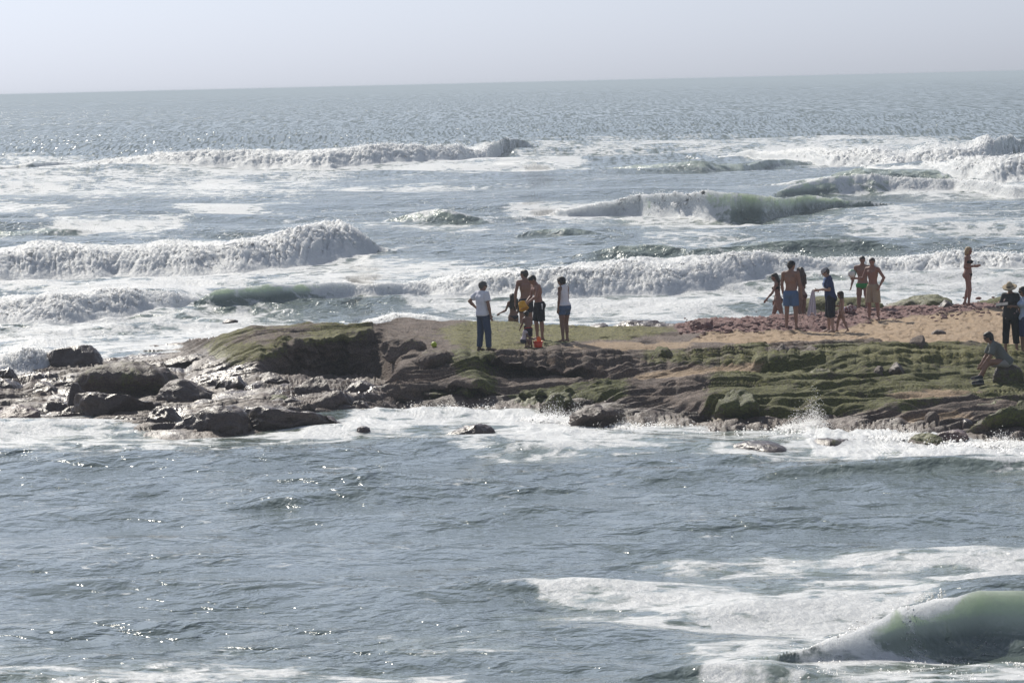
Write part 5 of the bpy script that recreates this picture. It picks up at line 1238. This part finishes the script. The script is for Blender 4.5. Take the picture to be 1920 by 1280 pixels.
# ------------------------------------------------------------------ things carried, and things lying on the rock
def lying(px, py, zguess=1.0, lift=0.0):
    best = None
    for D in np.arange(90, 118, .05):
        d = ray(px, py); x = d[0] / d[1] * D; zr = CAMH + d[2] / d[1] * D; g = ground(x, D)
        if zr <= g + 0.01: return np.array([x, D, g + lift])
    return at_z(px, py, zguess)

def solid_obj(name, prims, mat, parent=None, loc=None, h=.010, noise=0.0, nscale=9, **kw):
    V, F = solid(prims, h=h, noise=noise, nscale=nscale); return link(name, mesh_np(name, V, F, [mat], True), parent, loc, **kw)

# bucket: wall, rim and wire handle; z up from its base
def bucket(label, loc, col, r=.085, h=.15, rot=(0, 0, 0), group=None):
    root = bpy.data.objects.new('toy_bucket', None); COL.objects.link(root); root.location = loc; root.rotation_euler = rot
    root['label'] = label; root['category'] = 'bucket'; root['group'] = 'toy buckets'
    mt = M('plastic_' + label[:6], col, .35, .05, 9, 0, 60, .4)
    V, F = lathe([(0.001, 0), (r * .74, 0), (r * .76, .004), (r, h), (r * .96, h), (r * .72, .008), (0.001, .008)])
    link('shell', poly_mesh('shell', V, F, mt), root)
    V, F = lathe([(r * .99, h - .014), (r * 1.09, h - .012), (r * 1.09, h + .002), (r * .99, h + .003)]); link('rim', poly_mesh('rim', V, F, mt), root)
    pts = [(r * 1.06 * math.cos(a), r * .5 * math.sin(a), h - .006 - .5 * r * math.sin(a)) for a in np.linspace(0, math.pi, 12)]
    V, F = tube(pts, .004); link('handle', poly_mesh('handle', V, F, M('handle_white', (.7, .68, .66), .4)), root)
    return root
bucket('bright orange red toy bucket standing on the rock by the small boy', lying(1009, 651), (.75, .06, .015), .125, .155)
b, r = PEOPLE['D']; hd = in_world(r, b.arm[1]['tip'])
bk = bucket('yellow toy bucket held tilted in the bowed boy\'s hand', hd + np.array([-.10, -.03, .07]), (.72, .36, .02), .12, .20, (math.radians(25), math.radians(160), 0))

# spade held by the children
b, r = PEOPLE['G']; hd = in_world(r, b.arm[1]['tip']) + np.array([.05, -.06, .0])
root = bpy.data.objects.new('toy_spade', None); COL.objects.link(root); root.location = hd; root['label'] = 'orange plastic toy spade between the two small children'; root['category'] = 'toy spade'
mo = M('plastic_orange', (.80, .17, .025), .4, .05, 9, 0, 60, .4)
solid_obj('blade', [Prim((.10, -.05, .02), (.12, -.05, -.03), .062, .05, n=(0, 1, 0), e=.25)], mo, root)
solid_obj('shaft', [Prim((-.06, -.02, .0), (.08, -.05, .01), .012)], M('handle_white', (.7, .68, .66), .4), root, h=.006)

# balls
def uv_ball(r, mats, pick, seg=32, rings=20):
    V = [(0, 0, r)]; F = []; mi = []
    for i in range(1, rings):
        for j in range(seg): t = math.pi * i / rings; p = 2 * math.pi * j / seg; V.append((r * math.sin(t) * math.cos(p), r * math.sin(t) * math.sin(p), r * math.cos(t)))
    V.append((0, 0, -r)); n = len(V) - 1
    for j in range(seg): F.append((0, 1 + j, 1 + (j + 1) % seg)); F.append((n, n - seg + (j + 1) % seg, n - seg + j))
    for i in range(rings - 2):
        for j in range(seg): a = 1 + i * seg; F.append((a + j, a + seg + j, a + seg + (j + 1) % seg, a + (j + 1) % seg))
    return np.array(V), F
V, F = uv_ball(.075, None, None)
p = lying(814, 651); link('beach_ball', poly_mesh('beach_ball', V, F, M('ball_lime', (.42, .52, .03), .4, .06, 9, 0, 60, .4)), None, p + np.array([0, 0, .07]), label='small lime green ball lying on the plateau left of the man in jeans', category='ball')
b, r = PEOPLE['N']; hd = in_world(r, b.arm[0]['palm']) + np.array([-.05, -.02, .135])
root = bpy.data.objects.new('volleyball', None); COL.objects.link(root); root.location = hd; root['label'] = 'white, green and dark panelled ball balanced on the beige shorts man\'s hand'; root['category'] = 'ball'
cols = [('panel_white', (.70, .70, .66)), ('panel_green', (.10, .26, .16)), ('panel_dark', (.05, .03, .035))]
for q in range(6):                                              # six faces of a cube blown up to a sphere, each a panel
    g = np.linspace(-1, 1, 9); A, B = np.meshgrid(g * .97, g * .97); ax = q // 2; sg = 1 if q % 2 else -1
    P = np.zeros((9, 9, 3)); P[..., ax] = sg; P[..., (ax + 1) % 3] = A; P[..., (ax + 2) % 3] = B
    N_ = P / np.linalg.norm(P, axis=-1, keepdims=True); Fp = grid_faces(9, 9); Fp = Fp if sg > 0 else Fp[:, ::-1]
    nm, cl = cols[(q // 2 + q) % 3]
    link('panel', mesh_np('panel', (N_ * .112).reshape(-1, 3), Fp, [M(nm, cl, .45)], True), root)
V, F = uv_ball(.1095, None, None, 20, 12); link('bladder', poly_mesh('bladder', V, F, M('panel_dark', (.05, .03, .035), .45)), root)

# towel hanging from the navy shirted woman's hands
b, r = PEOPLE['K']; h0 = in_world(r, b.arm[0]['tip']); h1 = in_world(r, b.arm[1]['tip']); top = (h0 + h1) / 2
nu, nv = 22, 30; V = np.zeros((nv, nu, 3))
for i in range(nv):
    t = i / (nv - 1); w = .035 + .085 * t ** .7
    for j in range(nu):
        u = j / (nu - 1) * 2 - 1
        V[i, j] = (-.02 + u * w - .05 * t, .035 * math.sin(u * 9 + t * 2) * (.4 + t) + .03 * u, .02 - .60 * t + .05 * t * math.sin(u * 4 + 1))
W = np.concatenate([V.reshape(-1, 3), (V + np.array([.0, .012, .004])).reshape(-1, 3)]); n = nu * nv
F = grid_faces(nv, nu); ring = [i for i in range(nu)] + [k * nu + nu - 1 for k in range(1, nv)] + [(nv - 1) * nu + j for j in range(nu - 2, -1, -1)] + [k * nu for k in range(nv - 2, 0, -1)]
E = np.array([(ring[i], ring[(i + 1) % len(ring)], ring[(i + 1) % len(ring)] + n, ring[i] + n) for i in range(len(ring))])
link('towel', mesh_np('towel', W, np.concatenate([F, F[:, ::-1] + n, E]), [M('towel_white', (.72, .68, .76), .9, .06, 20, .006, 120, .1)], True), None, top + np.array([-.02, -.03, -.02]), label='white towel dangling from the navy shirted woman\'s hands', category='towel')

# papers in the sun-hatted woman's hands
b, r = PEOPLE['P']; h0 = in_world(r, b.arm[0]['tip']); root = bpy.data.objects.new('open_book', None); COL.objects.link(root)
mid = (in_world(r, b.arm[0]['palm']) + in_world(r, b.arm[1]['palm'])) / 2
root.location = mid + np.array([-.10, -.08, .04]); root.rotation_euler = (math.radians(18), math.radians(-6), math.radians(-10)); root['label'] = 'open grey book held flat before the sun hatted woman'; root['category'] = 'book'
def slab_box(x0, x1, y0, y1, z0, z1):
    V = [(x, y, z) for z in (z0, z1) for x, y in ((x0, y0), (x1, y0), (x1, y1), (x0, y1))]
    return np.array(V), [(0, 3, 2, 1), (4, 5, 6, 7), (0, 1, 5, 4), (1, 2, 6, 5), (2, 3, 7, 6), (3, 0, 4, 7)]
for nm, bx, cl in (('cover', (-.15, .15, -.10, .10, -.012, 0), (.05, .05, .06)), ('page_block', (-.14, -.004, -.093, .093, .001, .012), (.12, .12, .13)), ('page_block', (.004, .14, -.093, .093, .001, .010), (.12, .12, .13))):
    V, F = slab_box(*bx); link(nm, poly_mesh(nm, V, F, M(nm, cl, .8), False), root)

# flower print on the dark top: flat patches of pale cloth colour are part of the print
# bag and bundle on the ridge
p = lying(1594, 586); root = bpy.data.objects.new('beach_bag', None); COL.objects.link(root); root.location = p; root['label'] = 'red and white patterned beach bag on the ridge behind the child'; root['category'] = 'bag'
t = NT('bag_pattern'); nn_ = t.noise(t.pos(), 22, 2, .5); bb = t.bsdf(Base_Color=t.mix(t.math('MULTIPLY_ADD', nn_, 8, -3.6, clamp=True), (.20, .05, .05), (.55, .48, .44)), Roughness=.8); bagm = t.done(bb.outputs[0])
solid_obj('sack', [Prim((-.05, 0, .08), (.06, 0, .10), .125, .12, n=(0, 0, 1), e=.85), Prim((0, 0, .1), (.02, 0, .17), .09, .05, k=.05)], bagm, root, noise=.02)
solid_obj('white_cloth', [Prim((-.22, 0, .03), (-.13, 0, .09), .06, .07, k=.05), Prim((-.28, 0, .02), (-.2, .02, .03), .05, k=.05)], M('towel_white', (.72, .68, .76), .9), root, noise=.02)
for s in (-.06, .07):
    V, Fh = tube([(s, .02 * 1, .17), (s * .9, 0, .25), (s * .2 + .02, 0, .28), (s * .2 + .05, .0, .25), (s * .2 + .06, 0, .16)], .008); link('strap', poly_mesh('strap', V, Fh, M('belt', (.03, .025, .022), .6)), root)

# the rock under the seated person, and a dark bag beside it
b, r = PEOPLE['R']; s = in_world(r, b.pel); zb = ground(s[0] + .06, s[1] + .1)
U, T = ico(4); nrm_ = (np.abs(U) ** 2.3).sum(1) ** (1 / 2.3); B = U / nrm_[:, None]; hz = s[2] - .10 - zb
V = B * np.array([.34, .30, max(.12, hz / 1.3)]); V += B * (fbm3(V[:, 0] * 5, V[:, 1] * 5, V[:, 2] * 5, 3) * .11)[:, None]
one = np.ones(len(V)); link('rock', mesh_np('rock', V, T, [M_REEF], True, dict(sand=0 * one, pink=0 * one, moss=.45 * one, bright=0 * one, wet=.5 * one)), None, (s[0] + .07, s[1] + .08, zb + hz * .25), label='dark rock the person in sunglasses sits on', category='rock')

# broken red stones strewn along the ridge
def rubble():
    r = np.random.default_rng(9); C = []; S = []
    for i in range(620):
        px = r.uniform(1275, 1990); py = np.interp(px, [1275, 1480, 1640, 1870, 2000], [618, 606, 588, 574, 568]) + r.normal(0, 8)
        p = lying(px, py); C.append(p); S.append(.015 + r.exponential(.018))
    C = np.array(C); S = np.clip(np.array(S), .015, .08); U, T = ico(2); n = len(C); D_ = r.uniform(.6, 1.3, (n, len(U), 1))
    k = noise3(U[:, 0] * 1.5, U[:, 1] * 1.5, U[:, 2] * 1.5)
    V = C[:, None] + U[None] * S[:, None, None] * np.array([1.3, 1.0, .7]) * (1 + .5 * k[None, :, None] * r.uniform(-1, 1, (n, 1, 1)))
    F = (np.arange(n) * len(U))[:, None, None] + T[None]; one = np.ones(n * len(U))
    link('red_rubble', mesh_np('red_rubble', V.reshape(-1, 3), F.reshape(-1, 3), [M_REEF], False, dict(sand=0 * one, pink=one, moss=0 * one, bright=0 * one, wet=.1 * one)), kind='stuff')
rubble()

# ------------------------------------------------------------------ surf thrown up along the front of the rocks
def surf():
    r = np.random.default_rng(77); P = []; S = []; Q = []; T = []
    line = [(640, 772), (760, 760), (840, 758), (940, 760), (1010, 772), (1060, 790), (1120, 806), (1190, 792), (1300, 796), (1400, 800), (1500, 801), (1560, 802), (1640, 808), (1760, 824), (1840, 834), (1960, 836)]
    lx, ly = np.array(line, float).T
    plume = [(845, 752, 16, 10, 260), (1035, 788, 55, 18, 900), (1085, 792, 35, 18, 700), (1528, 798, 34, 24, 1500), (1500, 800, 40, 14, 700), (1170, 800, 30, 10, 300), (1700, 818, 60, 8, 500), (1880, 834, 50, 12, 700), (700, 690, 10, 8, 0), (20, 700, 60, 16, 500), (650, 770, 12, 10, 200)]
    for px, py, sx, h, n in plume:
        for i in range(4 * n):
            x = px + r.normal(0, sx * .5); g = at_z(x, py + r.uniform(-2, 6), 0); k = CAMH / (py - float(yh(px)))
            lim = math.exp(-((x - px) / (sx * .7)) ** 2)
            z = r.exponential(h * .5) * k * lim + r.uniform(-.02, .05); P.append((g[0], g[1] + r.normal(0, .25), z)); S.append(r.uniform(.003, .008))
            if i % 6 == 0 and z < h * k * .8: Q.append((g[0], g[1] + r.normal(0, .2), z * .6)); T.append(r.uniform(.010, .035) * (1 - .5 * min(1, z / (h * k))))
    for i in range(4200):
        x = r.uniform(650, 2000); y = np.interp(x, lx, ly) + abs(r.normal(0, 7)) + r.uniform(-3, 3); g = at_z(x, y, 0)
        w = .5 + noise2(np.array(x * .03), np.array(y * .05)) ; dens = float(np.clip(w, .1, 1.2)) * (1.3 if x > 1450 else .7)
        if r.random() < dens * .7: Q.append((g[0], g[1], r.uniform(-.03, .03))); T.append(r.uniform(.008, .024) * (1.2 if x > 1450 else .8))
        if r.random() < dens: P.append((g[0], g[1], abs(r.normal(.03, .07)))); S.append(r.uniform(.004, .010))
    link('surf_foam', puffs_mesh('surf_foam', np.array(Q), np.array(T), M_SPRAY), kind='stuff')
    link('surf_spray', drops_mesh('surf_spray', np.array(P), np.array(S), M_SPRAY), kind='stuff')
surf()
